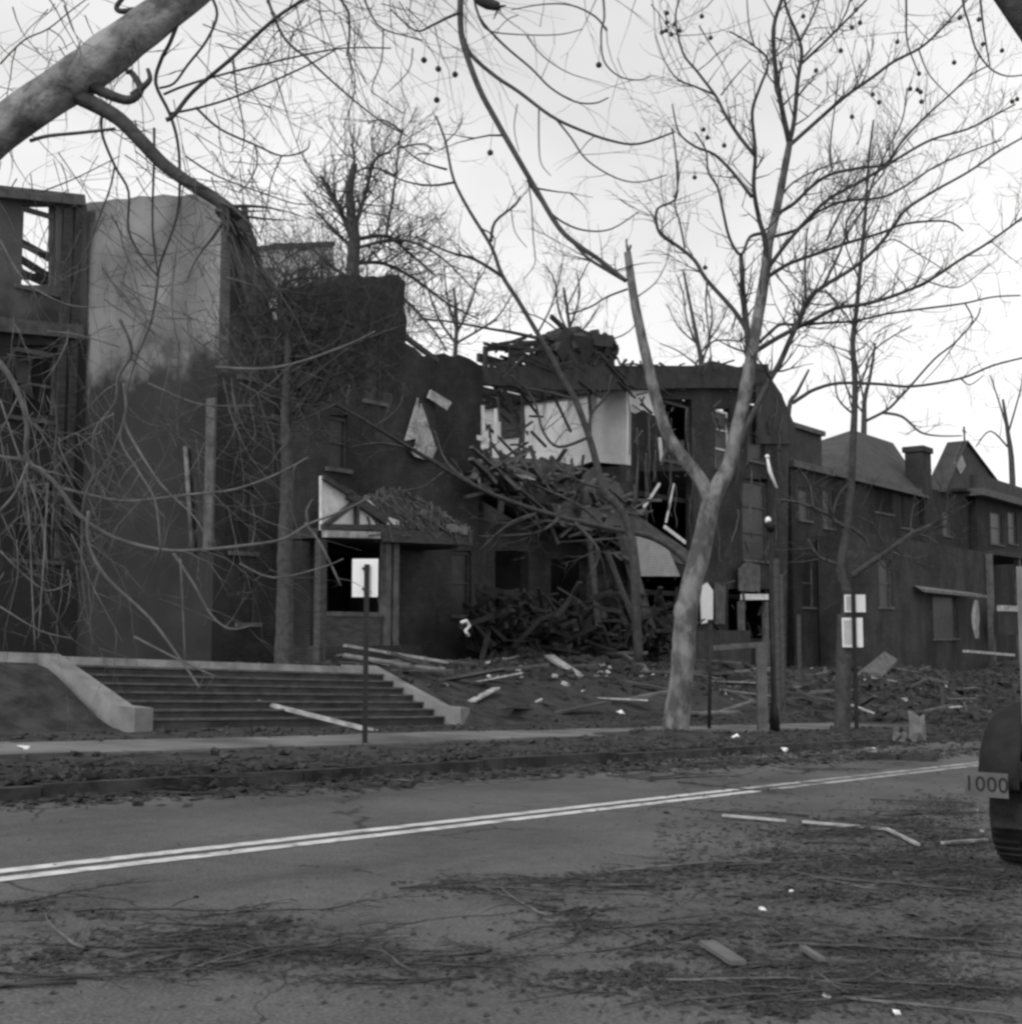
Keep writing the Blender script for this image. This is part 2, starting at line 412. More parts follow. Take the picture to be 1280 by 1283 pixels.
# big ground to the horizon, then the detailed verge, bank and yards
sheet('far_ground', [-400, -60, 0, 200, 900, 2500], [-1500, -300, -30, -5.4, 9.7, 300, 1500], M_dirt, 0, zf=lambda s, n: SL*min(s, 700)-.35)
S_ = lin(-25, 4, 30)+lin(4.3, 62, 250)[0:]+lin(63, 230, 60)
Nn = [9.86, 9.9]+lin(10.05, 24, 75)+lin(24.5, 60, 30)
sheet('ground', S_, Nn, M_dirt)
M_near = mat('near_verge_dirt', .04, .09, 2, 1, .8, 10)
sheet('road', lin(-60, 230, 146), lin(-5.0, 9.7, 12), M_asph, 0, zf=lambda s, n: SL*s - .0009*(n-3)**2*0 + .0)
sheet('near_pavement', lin(-60, 230, 40), [-12, -8, -5.25], M_walk, .13, zf=lambda s, n: SL*s)
k = MB()
for s0, s1 in zip(lin(-60, 228, 97)[:-1], lin(-60, 228, 97)[1:]):
    jt = R.uniform(-.02, .02); jz = R.uniform(-.03, .01)
    for a, b in ((9.7+jt, 9.86+jt), (-5.25, -5.0)):
        vs = [Vector((*xy(s, n), SL*s+z)) for s in (s0+.01, s1-.01) for n in (a, b) for z in (-.2, .145+jz)]
        k.add(vs, [(0, 1, 3, 2), (4, 6, 7, 5), (0, 4, 5, 1), (2, 3, 7, 6), (0, 2, 6, 4), (1, 5, 7, 3)])
kind(k.build('kerb', M_kerb, None, (0, 0, 0)), 'structure')
# pavement slabs, some lifted a little
k = MB(); s = -20.0
while s < 70:
    l = 1.5; t = R.uniform(-.012, .012)
    vs = []
    for ss_ in (s+.012, s+l-.012):
        for n in (12.55, 14.55):
            for z in (0, .165): vs.append(Vector((*xy(ss_, n+(R.uniform(-.02, .02))), SL*ss_+z+(t if z else 0))))
    k.add(vs, [(0, 1, 3, 2), (4, 6, 7, 5), (0, 4, 5, 1), (2, 3, 7, 6), (0, 2, 6, 4), (1, 5, 7, 3)]); s += l
kind(k.build('sidewalk', M_walk, None, (0, 0, 0)), 'structure')
# double centre line
for off in (6.22, 6.46):
    sheet('road_line', lin(-30, 12.5, 60), [off, off+.13], M_line, .005, zf=lambda s, n: SL*s)
    sheet('road_line', lin(12.5, 120, 110), [off, off+.13], M_line2, .005, zf=lambda s, n: SL*s)
# far hill
b = MB()
hs = [(x, 420+40*math.sin(x*.01), 6+5*noise.noise(Vector((x*.01, 0, 0)))) for x in range(-500, 1500, 40)]
vs = []; fs = []
for i, (x, y, h) in enumerate(hs): vs += [Vector((x, y, -40)), Vector((x, y+60, -14+h)), Vector((x, y+200, -40))]
for i in range(len(hs)-1):
    fs += [(3*i, 3*i+3, 3*i+4, 3*i+1), (3*i+1, 3*i+4, 3*i+5, 3*i+2)]
b.add(vs, fs, True); kind(b.build('hill', M_dirt, None, (0, 0, 0)), 'structure')

# ------------------------------------------------------------------ stone steps and garden wall
steps = thing('stone_steps', W(16.3, 17.5), 'wide flight of worn stone steps rising from the sidewalk', 'steps')
z0 = .16; rise = (1.30-.16)/8
for i in range(8):
    n0 = 17.5+i*.3; s0, s1 = 12.45, 20.2
    vs = [Vector((*xy(s, n), SL*s+z)) for s in (s0, s1) for n in (n0-.02, n0+(.33 if i < 7 else .8)) for z in (z0+i*rise-.25, z0+(i+1)*rise)]
    b = MB(); b.add(vs, [(0, 1, 3, 2), (4, 6, 7, 5), (0, 4, 5, 1), (2, 3, 7, 6), (0, 2, 6, 4), (1, 5, 7, 3)])
    st_ = b.build('step', M_step if i < 7 else M_stone, steps)
    if i < 7:
        b = MB(); vs = [Vector((*xy(s, n), SL*s+z)) for s in (s0+.01, s1-.01) for n in (n0-.06, n0-.021) for z in (z0+(i+1)*rise-.035, z0+(i+1)*rise+.004)]
        b.add(vs, [(0, 1, 3, 2), (4, 6, 7, 5), (0, 4, 5, 1), (2, 3, 7, 6), (0, 2, 6, 4), (1, 5, 7, 3)]); b.build('lit_nosing', M_trim, st_)  # overhanging edge strip; the bright tread line is put into its paler colour
for s0, s1 in ((12.1, 12.45), (20.2, 20.5)):
    b = MB(); prof = [(17.0, .0), (17.0, .5), (17.55, .52), (19.75, 1.34), (20.6, 1.34), (20.6, 0)]
    b.poly(prof, [], lambda a, z, t: Vector((*xy(s0+t, a), SL*(s0+t)+z)), 0, s1-s0).build('cheek_wall', M_conc, steps)
gw = thing('garden_wall', W(4, 20), 'low stone-capped retaining wall left of the steps', 'wall')
def slopebox(b, s0, s1, n0, n1, z0_, z1_):
    vs = [Vector((*xy(s, n), SL*s+z)) for s in (s0, s1) for n in (n0, n1) for z in (z0_, z1_)]
    b.add(vs, [(0, 1, 3, 2), (4, 6, 7, 5), (0, 4, 5, 1), (2, 3, 7, 6), (0, 2, 6, 4), (1, 5, 7, 3)]); return b
slopebox(MB(), -6, 12.1, 19.95, 20.25, 0, 1.16).build('wall_face', M_conc, gw)
slopebox(MB(), -6, 12.12, 19.86, 20.35, 1.163, 1.34).build('coping', M_stone, gw)
pl = MB().tube([W(14.6, 18.6, None, .55), W(17.0, 15.1, None, .08)], [.04, .035], 8)

# ------------------------------------------------------------------ ruined building on the far left (A)
A = thing('ruined_apartment_house', W(10, 33), 'roofless dark ruin at left edge, sky showing through its top window', 'house')
nA = 32.1
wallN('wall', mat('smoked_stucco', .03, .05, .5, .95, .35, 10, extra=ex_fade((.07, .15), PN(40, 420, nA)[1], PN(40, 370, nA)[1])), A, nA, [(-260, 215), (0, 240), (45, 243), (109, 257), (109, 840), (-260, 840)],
      [rectp(27, 256, 70, 357)[::-1], rectp(15, 432, 72, 520)[::-1], rectp(-160, 240, -110, 350)[::-1], rectp(-150, 430, -95, 520)[::-1], rectp(20, 610, 75, 700)[::-1]], .4)
windowN(A, nA, 27, 256, 70, 357, M_trim, glass=False, bars=1, fw=.13)
windowN(A, nA, 15, 432, 72, 520, M_trim, glass=False, bars=1, fw=.13)
windowN(A, nA, 20, 610, 75, 700, M_trim, glass=True, bars=1, fw=.1)
b = MB()
a0, zt = PN(-20, 236, nA); a1, zt2 = PN(104, 252, nA)
b.beam(W(a0, nA-.12, zt-.1), W(a1-.1, nA-.12, zt2-.05), .35, .32).build('cornice', M_trim, A)
b = MB()    # timber pilaster and burnt floor edge
for u in (83, 97):
    sA, zA = PN(u, 262, nA); b.sbox(sA-.12, sA+.12, nA-.1, nA-.004, zA-9.5, zA)
b.build('pilaster', M_wood, A)
b = MB()
s0, z1 = PN(-30, 405, nA); s1, z2 = PN(104, 418, nA); b.beam(W(s0, nA-.1, z1), W(s1-.1, nA-.1, z2), .22, .4).build('floor_band', M_trim, A)
b = MB()    # broken boards seen through the open window
for (u0, v0, u1, v1) in ((20, 300, 75, 330), (22, 322, 70, 352), (24, 340, 60, 356), (15, 345, 78, 349)):
    p = PN(u0, v0, nA+.9); q = PN(u1, v1, nA+.9); b.beam(W(p[0], nA+.9, p[1]), W(q[0], nA+.9, q[1]), .12, .2)
b.build('fallen_rafter', M_wood, A)
zf_ = PN(40, 408, nA)[1]
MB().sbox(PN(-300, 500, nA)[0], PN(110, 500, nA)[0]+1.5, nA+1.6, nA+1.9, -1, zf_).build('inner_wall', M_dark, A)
MB().poly([PN(u, v, nA+.5) for u, v in ((18, 436), (44, 438), (38, 470), (42, 500), (30, 490), (20, 470))], [], fN(nA+.5), 0, .04).build('torn_curtain', M_trim, A)
# side wall further back and rear wall stub so that the ruin has depth
MB().sbox(-3, -2.6, nA+.4, nA+7, -1, 9).build('wall', M_brick2, A)

# ------------------------------------------------------------------ tall brick ruin with plastered side (B)
B = thing('ruined_row_house', W(24, 27), 'tall dark brick ruin whose side wall shows bare grey plaster', 'house')
nB = 26.0; sB = PN(272, 500, nB)[0]
nfar = PS(99, 500, sB)[0]; zbB = Z(sB, nB)-.4; ztB = PS(200, 250, sB)[1]
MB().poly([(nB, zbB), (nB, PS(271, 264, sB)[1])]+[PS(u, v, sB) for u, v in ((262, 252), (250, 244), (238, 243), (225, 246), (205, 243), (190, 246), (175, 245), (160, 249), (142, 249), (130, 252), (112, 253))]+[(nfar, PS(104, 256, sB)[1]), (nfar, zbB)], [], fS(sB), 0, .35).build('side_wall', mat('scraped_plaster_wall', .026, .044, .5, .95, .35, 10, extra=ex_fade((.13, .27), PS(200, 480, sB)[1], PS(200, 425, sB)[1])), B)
MB().sbox(sB-.08, sB-.003, nB, nB+.35, PS(262, 690, sB)[1], PS(262, 500, sB)[1]).build('corner_strip', M_trim, B)
p0 = PS(237, 560, sB); p1 = PS(246, 690, sB)
b = MB(); b.tube([W(sB-.12, p0[0], p0[1]), W(sB-.12, p1[0], p1[1])], [.07, .07], 8).build('downpipe', M_plank, B)
zq_ = PN(285, 258, nB)[1]; sE_ = PN(392, 600, nB)[0]
MB().poly([(sB+.352, zbB)]+[(sB+.352, zq_)]+[PN(u, v, nB) for u, v in ((301, 262), (305, 285), (303, 300), (318, 335), (326, 372), (338, 398), (360, 405), (392, 408))]+[(sE_, zbB)],
      [[PN(u, v, nB) for u, v in rectp(*q_)] for q_ in ((292, 610, 318, 690), (345, 440, 372, 520), (302, 420, 318, 470), (300, 720, 322, 780))], fN(nB), 0, .35).build('facade', M_brick2, B)
for r_ in ((292, 610, 318, 690), (345, 440, 372, 520), (302, 420, 318, 470), (300, 720, 322, 780)): windowN(B, nB, *r_, M_wood)
b = MB()
r5 = random.Random(15)
for k_ in range(26):
    u0 = r5.uniform(286, 306); v0 = r5.uniform(256, 300); f_ = r5.uniform(.3, 1); u1 = u0+(r5.uniform(25, 52))*f_; v1 = v0+r5.uniform(110, 145)*f_
    n0 = nB-.2-r5.uniform(0, .9); p = PN(u0, v0, n0); q = PN(u1, v1, n0-.2); b.beam(W(p[0], n0, p[1]), W(q[0], n0-r5.uniform(0, .4), q[1]), r5.uniform(.05, .14), r5.uniform(.04, .12))
kind(b.build('broken_rafters', M_wood, B), 'stuff')
bay = 25.0
wallN('bay', M_brick2, B, bay, [(388, 356), (396, 352), (402, 357), (412, 349), (420, 351), (428, 343), (436, 345), (445, 340), (455, 347), (468, 345), (478, 349), (488, 343), (500, 344), (504, 350), (508, 352), (506, 385), (510, 400), (508, 430), (520, 436), (530, 446), (538, 445), (545, 455), (545, 850), (388, 850)],
      [rectp(412, 520, 436, 585)[::-1], rectp(458, 420, 480, 500)[::-1], rectp(410, 672, 480, 768)[::-1]], 1.35)
windowN(B, bay, 412, 520, 436, 585, M_wood); windowN(B, bay, 458, 420, 480, 500, M_wood)
wallN('wing', M_brick2, B, 25.6, [(545, 447), (556, 442), (566, 447), (575, 444), (588, 449), (598, 455), (606, 468), (603, 520), (600, 560), (598, 850), (545, 850)],
      [rectp(566, 690, 590, 770)[::-1]], .4)
windowN(B, 25.6, 566, 690, 590, 770, M_wood)
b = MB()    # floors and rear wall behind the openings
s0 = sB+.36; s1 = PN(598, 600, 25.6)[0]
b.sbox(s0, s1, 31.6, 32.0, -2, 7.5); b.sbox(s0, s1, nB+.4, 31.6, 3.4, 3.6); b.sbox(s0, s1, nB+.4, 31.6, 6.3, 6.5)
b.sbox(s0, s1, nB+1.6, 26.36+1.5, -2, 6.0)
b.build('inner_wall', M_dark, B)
b = MB()
p = PN(505, 420, 25.3); q = PN(548, 452, 25.3); b.beam(W(p[0], 25.3, p[1]), W(q[0], 25.3, q[1]), .1, .16)
b.build('leaning_board', M_wood, B)
b = MB()    # pale torn plaster scraps round the blown-in window at upper right
for tri, n_ in ((((524, 498), (508, 552), (528, 548)), 24.9), (((528, 505), (546, 560), (520, 566)), 24.87), (((540, 488), (566, 504), (560, 514), (536, 498)), 24.8), (((512, 560), (548, 560), (540, 578), (520, 572)), 24.84)):
    b.poly([PN(u, v, n_) for u, v in tri], [], fN(n_), 0, .05)
b.build('torn_plaster', mat('torn_plaster', .22, .55, 3, .95, .4), B)

# porch with broken pediment
nP = 23.4
Pch = thing('broken_porch', W(PN(470, 800, nP)[0], nP), 'porch of the brick ruin with pale half-timbered gable, right half smashed', 'porch')
gable = [(403, 596), (411, 600), (440, 617), (464, 628), (482, 646), (500, 652), (500, 664), (403, 664)]
MB().poly([PN(u, v, nP) for u, v in gable], [], fN(nP), 0, .1).build('gable_panel', M_white, Pch)
b = MB()
for (u0, v0, u1, v1, t_) in ((405, 598, 440, 620, .12), (436, 619, 484, 652, .26), (408, 658, 444, 630, .13), (447, 630, 447, 657, .1), (403, 660, 500, 661, .14)):
    p = PN(u0, v0, nP-.1); q = PN(u1, v1, nP-.1); b.beam(W(p[0], nP-.1, p[1]), W(q[0], nP-.1, q[1]), .12, t_)
b.build('gable_timber', M_wood, Pch)
p = PN(403, 669, nP-.05); q = PN(470, 671, nP-.05)
MB().beam(W(p[0], nP-.15, p[1]), W(q[0], nP-.15, q[1]), .2, .18).build('fascia', M_plankp, Pch)
p = PN(470, 671, nP); q = PN(584, 672, nP)
MB().beam(W(p[0], nP-.1, p[1]), W(q[0], nP-.1, q[1]-.1), .3, .35).build('beam', M_wood, Pch)
for u in (406, 487, 497):
    s_, zt = PN(u, 672, nP); MB().sbox(s_-.11, s_+.11, nP, nP+.22, Z(s_, nP)-.1, zt-.1).build('post', M_trim if u > 450 else M_wood, Pch)
rr = random.Random(5); b = MB(); bl = MB()
b.poly([PN(u, v, nP+.1) for u, v in ((466, 628), (480, 618), (500, 622), (514, 616), (530, 624), (545, 636), (560, 643), (572, 655), (583, 661), (584, 672), (480, 668))], [], lambda a, z, t: Vector((*xy(a, nP+.1+t+(z-PN(500, 668, nP)[1])*.55), z)), 0, .12)
for i in range(260):
    u = rr.uniform(462, 588); top = 616+max(0, u-515)*.66; v = rr.uniform(top, 672); n_ = nP-.12+rr.uniform(-.15, .1)+(668-v)*.012; p = PN(u, v, n_)
    c = W(p[0], n_, p[1]); ang = rr.gauss(-.75, .5); L_ = rr.uniform(.1, .55); d_ = Vector((DX*math.cos(ang), DY*math.cos(ang), math.sin(ang)))*L_/2
    (bl if rr.random() < .16 else b).beam(c-d_, c+d_, rr.uniform(.02, .08), rr.uniform(.02, .05))
for (u, v) in ((566, 662), (579, 665)): 
    p = PN(u, v, nP-.25); bl.box(W(p[0], nP-.25, p[1]), (.16, .08, .12))
kind(b.build('splintered_boards', M_trim, Pch), 'stuff'); kind(bl.build('pale_splinters', M_plank, Pch), 'stuff')
s0 = PN(406, 668, nP)[0]; s1 = PN(582, 668, nP)[0]; zt = PN(500, 676, nP)[1]
MB().sbox(s0, s1, nP+.25, 25.0-.01, zt-.1, zt+.15).build('porch_roof', M_tar, Pch)
b = MB(); s0 = PN(408, 768, nP)[0]; s1 = PN(478, 768, nP)[0]; zz = PN(440, 769, nP)[1]
b.sbox(s0, s1, nP+.02, nP+.14, zz-.07, zz+.05)
b.build('hand_rail', M_trim, Pch)
MB().sbox(s0, s1, nP+.05, nP+.12, zz-.85, zz-.073).build('parapet_panel', M_wood, Pch)
MB().sbox(s0-.1, s1+1.5, nP-.1, 25.0-.01, zz-1.6, zz-.85).build('porch_floor', M_brick2, Pch)

# ------------------------------------------------------------------ wrecked house C
nC = 26.0; sC = PN(785, 600, nC)[0]
Hc = thing('wrecked_row_house', W(47, 27), 'wrecked house with pale inner wall laid bare under its dark flat roof', 'house')
wallS('party_wall', M_pale, Hc, sC, [(785, 486), (785, 582), (760, 580), (742, 578), (700, 590), (640, 600), (620, 592), (602, 560), (604, 508), (622, 482)],
      [rectp(627, 507, 652, 545)[::-1]], .3)
wallS('lower_wall', M_brick2, Hc, sC+.05, [(785, 583), (785, 850), (560, 850), (600, 600)], (), .25)
b = MB()
p = PS(628, 508, sC-.1); q = PS(654, 546, sC-.1)
b.sbox(sC-.12, sC-.005, min(p[0], q[0]), max(p[0], q[0]), q[1], p[1]); b.build('cupboard', M_wood, Hc)
outC = [(785, 484), (880, 480), (960, 476), (978, 500), (994, 540), (988, 560), (985, 850), (785, 850)]
holesC = [rectp(896, 512, 914, 585)[::-1], rectp(830, 500, 866, 575)[::-1], rectp(800, 590, 868, 690)[::-1], rectp(800, 722, 868, 775)[::-1], rectp(930, 600, 962, 700)[::-1], rectp(912, 738, 965, 800)[::-1], rectp(936, 505, 958, 575)[::-1]]
wallN('facade', M_brick2, Hc, nC, outC, holesC, .35)
windowN(Hc, nC, 896, 512, 914, 585, M_white, bars=2, glass=True)
windowN(Hc, nC, 830, 500, 866, 575, M_wood, glass=False, bars=0)
windowN(Hc, nC, 936, 505, 958, 575, M_wood, glass=True)
windowN(Hc, nC, 930, 600, 962, 700, M_wood, glass=True, bars=2)
s0 = sC+.3; s1 = PN(985, 600, nC)[0]
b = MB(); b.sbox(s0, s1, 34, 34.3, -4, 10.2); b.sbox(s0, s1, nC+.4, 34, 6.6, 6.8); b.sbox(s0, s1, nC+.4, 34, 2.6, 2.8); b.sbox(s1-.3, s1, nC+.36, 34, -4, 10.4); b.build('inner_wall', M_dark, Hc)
MB().poly([PN(u, v, nC-.05) for u, v in ((787, 489), (826, 489), (836, 524), (818, 520), (806, 513), (796, 518), (788, 514))], [], fN(nC-.05), 0, .045).build('bare_plaster', M_pale, Hc)
# collapsed left bay: the remains stand lower and further back
wallN('rear_wall', M_brick3, Hc, 33.5, [(560, 590), (600, 585), (640, 600), (700, 598), (742, 590), (760, 850), (560, 850)], [rectp(606, 612, 650, 650)[::-1]], .3)
wallN('ground_floor_front', M_brick2, Hc, nC+.1, [(598, 606), (625, 616), (660, 628), (700, 650), (740, 668), (785, 680), (785, 850), (598, 850)],
      [rectp(606, 622, 655, 652)[::-1], rectp(620, 690, 662, 770)[::-1], rectp(690, 700, 735, 790)[::-1]], .35)
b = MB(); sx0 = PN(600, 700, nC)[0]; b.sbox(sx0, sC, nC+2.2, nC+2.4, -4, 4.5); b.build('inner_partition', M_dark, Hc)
# flat roof slab with cornice
slabz = PN(785, 486, nC)[1]; sr1 = PN(962, 470, nC)[0]
b = MB(); p = PN(694, 470, nC)
roofs = MB().poly([PN(u, v, nC-.35) for u, v in ((610, 460), (700, 456), (770, 458), (880, 458), (893, 452), (925, 460), (945, 456), (962, 456), (966, 474), (930, 486), (860, 486), (780, 488), (700, 488), (612, 482))], [], fN(nC-.35), 0, .34)
roofs.build('cornice', M_tar, Hc)
sr0 = PN(618, 470, nC)[0]
MB().sbox(sC-.2, sr1, nC+.36, 34.2, slabz-.05, slabz+.3).build('roof', M_tar, Hc)
zz = PN(640, 470, 32)[1]
b = MB()
for i in range(6): 
    n_ = nC+.2+i*1.25; b.beam(W(sr0+R.uniform(0, 1.4), n_, slabz+.1), W(sC-.2, n_, slabz+.12), .14, .3)
b.build('roof_joists', M_tar, Hc)
b = MB(); rr = random.Random(3)     # burnt lumber on the roof edge
for i in range(46):
    u0 = rr.uniform(604, 700); v0 = rr.uniform(428, 462); u1 = u0+rr.uniform(-10, 60); v1 = v0+rr.uniform(-12, 12)
    v1 = min(v1, 466); n_ = nC+rr.uniform(-.2, 2.5); p = PN(u0, v0, n_); q = PN(min(u1, 712), v1, n_+rr.uniform(0, .5))
    b.beam(W(p[0], n_, p[1]), W(q[0], n_+.2, q[1]), .07, .1)
for (u0, v0, u1, v1) in ((608, 462, 608, 434), (608, 438, 690, 428), (640, 440, 706, 418), (636, 460, 650, 425), (720, 424, 690, 396), (650, 432, 720, 420), (672, 462, 674, 430)):
    n_ = nC+.3; p = PN(u0, v0, n_); q = PN(u1, v1, n_); b.beam(W(p[0], n_, p[1]), W(q[0], n_, q[1]), .12, .16)
b.build('burnt_lumber', M_tar, Hc)
hp = [(676, 462), (690, 440), (697, 424), (705, 412), (720, 416), (724, 408), (735, 416), (752, 420), (764, 426), (764, 446), (772, 462)]
b = MB(); b.poly([PN(u, v, nC+.1) for u, v in hp], [], fN(nC+.1), 0, .7)
for i in range(60):
    u = rr.uniform(684, 768); v = rr.uniform(414+abs(u-720)*.25, 460); n_ = nC+rr.uniform(-.1, .8); p = PN(u, v, n_)
    b.box(W(p[0], n_, p[1]), (rr.uniform(.1, .45), rr.uniform(.1, .3), rr.uniform(.05, .25)), Matrix.Rotation(rr.uniform(0, 3), 3, Vector((rr.random(), rr.random(), rr.random())).normalized()))
b.build('collapsed_chimney', M_tar, Hc)
rr = random.Random(61); b = MB()
for i in range(60):
    u = rr.uniform(612, 962); edge = rr.random() < .5; v = rr.gauss(458, 2) if edge else rr.gauss(487, 3); n_ = nC-.36+rr.uniform(-.1, .1); p = PN(u, v, n_)
    ang = rr.gauss(0, .5) if edge else rr.gauss(-.1, .35); L_ = rr.uniform(.2, 1.8); d_ = Vector((DX*math.cos(ang), DY*math.cos(ang), math.sin(ang)))*L_/2; c = W(p[0], n_, p[1])
    b.beam(c-d_, c+d_, rr.uniform(.04, .1), rr.uniform(.04, .1))
kind(b.build('torn_fascia', M_tar, Hc), 'stuff')
b = MB(); rr = random.Random(62)
for i in range(34):      # wires, lath ends and strips of lining hanging over the torn front
    u = rr.choice((rr.uniform(785, 870), rr.uniform(890, 985))); v = rr.uniform(480, 640); n_ = nC-.15-rr.uniform(0, .4); L_ = rr.uniform(.5, 3.2); p = PN(u, v, n_); c = W(p[0], n_, p[1]); q = []
    dx_ = rr.gauss(0, .12)
    for k_ in range(6): q.append(c+Vector((DX*dx_*k_*k_*.12, DY*dx_*k_*k_*.12, -L_*k_/5))+Vector((rr.gauss(0, .03), rr.gauss(0, .03), 0)))
    b.tube(q, [rr.uniform(.012, .045)]*6, 4)
kind(b.build('dangling_strips', M_trim, Hc), 'stuff')
b = MB()
for i in range(120):
    u = rr.uniform(786, 985); v = rr.choice((rr.uniform(500, 600), rr.uniform(680, 800))); n_ = nC-rr.uniform(.05, .6); p = PN(u, v, n_); ang = rr.uniform(-1.5, 1.5); L_ = rr.uniform(.15, 1.1); d_ = Vector((DX*math.cos(ang), DY*math.cos(ang), math.sin(ang)))*L_/2; c = W(p[0], n_, p[1])
    b.beam(c-d_, c+d_, rr.uniform(.03, .12), .04)
kind(b.build('splintered_lining', M_wood, Hc), 'stuff')
# mansard flank on the right
MB().poly([PN(u, v, nC-.12) for u, v in ((945, 468), (962, 468), (978, 492), (997, 536), (992, 556), (950, 556))], [], fN(nC-.12), 0, .115).build('mansard', M_roof, Hc)
# collapsed floors and ceilings sloping down to the street
b = MB(); bl = MB(); rr = random.Random(9)
def slab_px(b_, pts, n_, th=.12, tilt=0): b_.poly([PN(u, v, n_) for u, v in pts], [], lambda a, z, t: Vector((*xy(a, n_+t+tilt*(z)), z)), 0, th)
slab_px(b, [(604, 575), (640, 572), (700, 578), (745, 590), (775, 605), (790, 640), (860, 688), (850, 700), (790, 668), (700, 640), (640, 615), (600, 600)], nC-.6, .3)
slab_px(b, [(690, 630), (780, 640), (862, 690), (880, 712), (850, 706), (770, 668), (700, 655)], nC-1.1, .2)
for i in range(300):
    u = rr.uniform(596, 790); base = 592+max(0, u-690)*.45; v = rr.uniform(base-14, base+70); n_ = nC-rr.uniform(-.6, 1.5)
    if u < 680 and v > 606: v -= 30
    p = PN(u, v, n_); L_ = rr.uniform(.2, 1.5); ang = rr.gauss(-.2, .6)
    c = W(p[0], n_, p[1]); d_ = Vector((DX*math.cos(ang), DY*math.cos(ang), math.sin(ang)))*L_/2
    d_ = d_ + Vector((-DY, DX, 0))*rr.gauss(0, .35)*L_
    (bl if rr.random() < .08 else b).beam(c-d_, c+d_, rr.uniform(.04, .26), rr.uniform(.03, .12))
b.build('collapsed_floor', M_heap, Hc); kind(bl.build('pale_laths', M_plankp, Hc), 'stuff')
b = MB(); rr = random.Random(29)
for i in range(70):
    u = rr.uniform(600, 740); v = rr.uniform(486, 590); n_ = nC+rr.uniform(.5, 5)
    if u > 660 and v < 570 and rr.random() < .8: continue
    p = PN(u, v, n_); c = W(p[0], n_, p[1]); ang = rr.gauss(-.5, .7); L_ = rr.uniform(.4, 2.4); d_ = Vector((DX*math.cos(ang), DY*math.cos(ang), math.sin(ang)))*L_/2
    b.beam(c-d_, c+d_, .08, .08)
kind(b.build('hanging_laths', M_wood, Hc), 'stuff')
# white frame pieces of the torn-open floor and a shutter
b = MB()
for (u0, v0, u1, v1, t_) in ((604, 508, 606, 556, .2), (621, 512, 621, 556, .13), (826, 606, 806, 636, .13), (832, 660, 858, 680, .2), (844, 606, 834, 655, .06), (826, 548, 829, 578, .22), (597, 548, 612, 552, .2)):
    p = PN(u0, v0, nC-.4); q = PN(u1, v1, nC-.4); MB().beam(W(p[0], nC-.4, p[1]), W(q[0], nC-.4, q[1]), .07, t_*.8).build('torn_frame_piece', M_white, Hc)
MB().poly([PN(u, v, nC-1.2) for u, v in ((797, 668), (812, 672), (838, 690), (852, 722), (803, 722))], [], fN(nC-1.2), 0, .12).build('hanging_siding', M_siding, Hc)
MB().poly([PN(u, v, nC-.3) for u, v in ((877, 736), (886, 730), (893, 740), (893, 778), (879, 782))], [], fN(nC-.3), 0, .05).build('torn_door_panel', M_lamp, Hc)
MB().poly([PN(u, v, nC-.2) for u, v in ((896, 730), (909, 730), (908, 782), (896, 782))], [], fN(nC-.2), 0, .06).build('door_leaf', M_trim, Hc)
MB().poly([PN(u, v, nC-.3) for u, v in ((926, 712), (936, 704), (952, 708), (952, 742), (926, 740))], [], fN(nC-.3), 0, .06).build('hanging_shutter', M_trim, Hc)
p = PN(930, 748, nC-.5); q = PN(960, 748, nC-.5)
MB().beam(W(p[0], nC-.5, p[1]), W(q[0], nC-.5, q[1]), .2, .26).build('porch_lintel', M_white, Hc)
b = MB()
for u in (928, 958):
    s_, zt = PN(u, 750, nC-.5); b = MB(); b.sbox(s_-.12, s_+.12, nC-.62, nC-.38, Z(s_, nC-.5)-.2, zt-.14); b.build('porch_post', M_trim, Hc)
MB().sbox(PN(788, 724, nC)[0], PN(905, 724, nC)[0], nC-1.3, nC-.01, PN(800, 800, nC)[1]-1.2, PN(800, 790, nC)[1]).build('porch_base', M_brick2, Hc)

# loose timbers leaning against the wreck: each a thing
def timber(name, a, bb, w_, h_, m, label, cat='timber', group=None):
    o = MB().beam(a, bb, w_, h_).build(name, m, None, (a[0], a[1], min(a[2], bb[2]))); return tag(o, label, cat, group)
def leanpx(u0, v0, n0, u1, v1, n1): 
    p = PN(u0, v0, n0); q = PN(u1, v1, n1); return W(p[0], n0, p[1]), W(q[0], n1, q[1])
for (aa, ww, mm, lab) in (((760, 690, 24.6, 803, 800, 23.4), .22, M_bark3, 'long bare timber leaning down left of the pale siding panel'),
                     ((776, 660, 24.9, 818, 800, 23.6), .45, M_wood, 'broad dark timber leaning beside the big tree trunk'),
                     ((735, 650, 25.0, 750, 790, 24.2), .2, M_wood, 'upright charred timber in front of the wrecked ground floor'),
                     ((590, 560, 24.6, 700, 655, 24.8), .14, M_trim, 'thin board hanging down across the dark upper opening')):
    a_, b_ = leanpx(*aa); timber('leaning_timber', a_, b_, ww, ww*.6, mm, lab)

b = MB(); rr = random.Random(88)
for i in range(520):
    u = rr.uniform(596, 842); v = rr.gauss(790, 24); v = min(838, max(715 if rr.random() < .2 else 745, v)); n_ = rr.uniform(23.4, 25.9); p = PN(u, v, n_)
    ang = rr.gauss(-.15, .8); L_ = rr.uniform(.1, 1.3); d_ = Vector((DX*math.cos(ang), DY*math.cos(ang), math.sin(ang)))*L_/2 + Vector((-DY, DX, 0))*rr.gauss(0, .3); c = W(p[0], n_, p[1])
    b.beam(c-d_, c+d_, rr.uniform(.04, .2), rr.uniform(.02, .16))
kind(b.build('timber_wreckage', M_wreck, None, (0, 0, 0)), 'stuff')
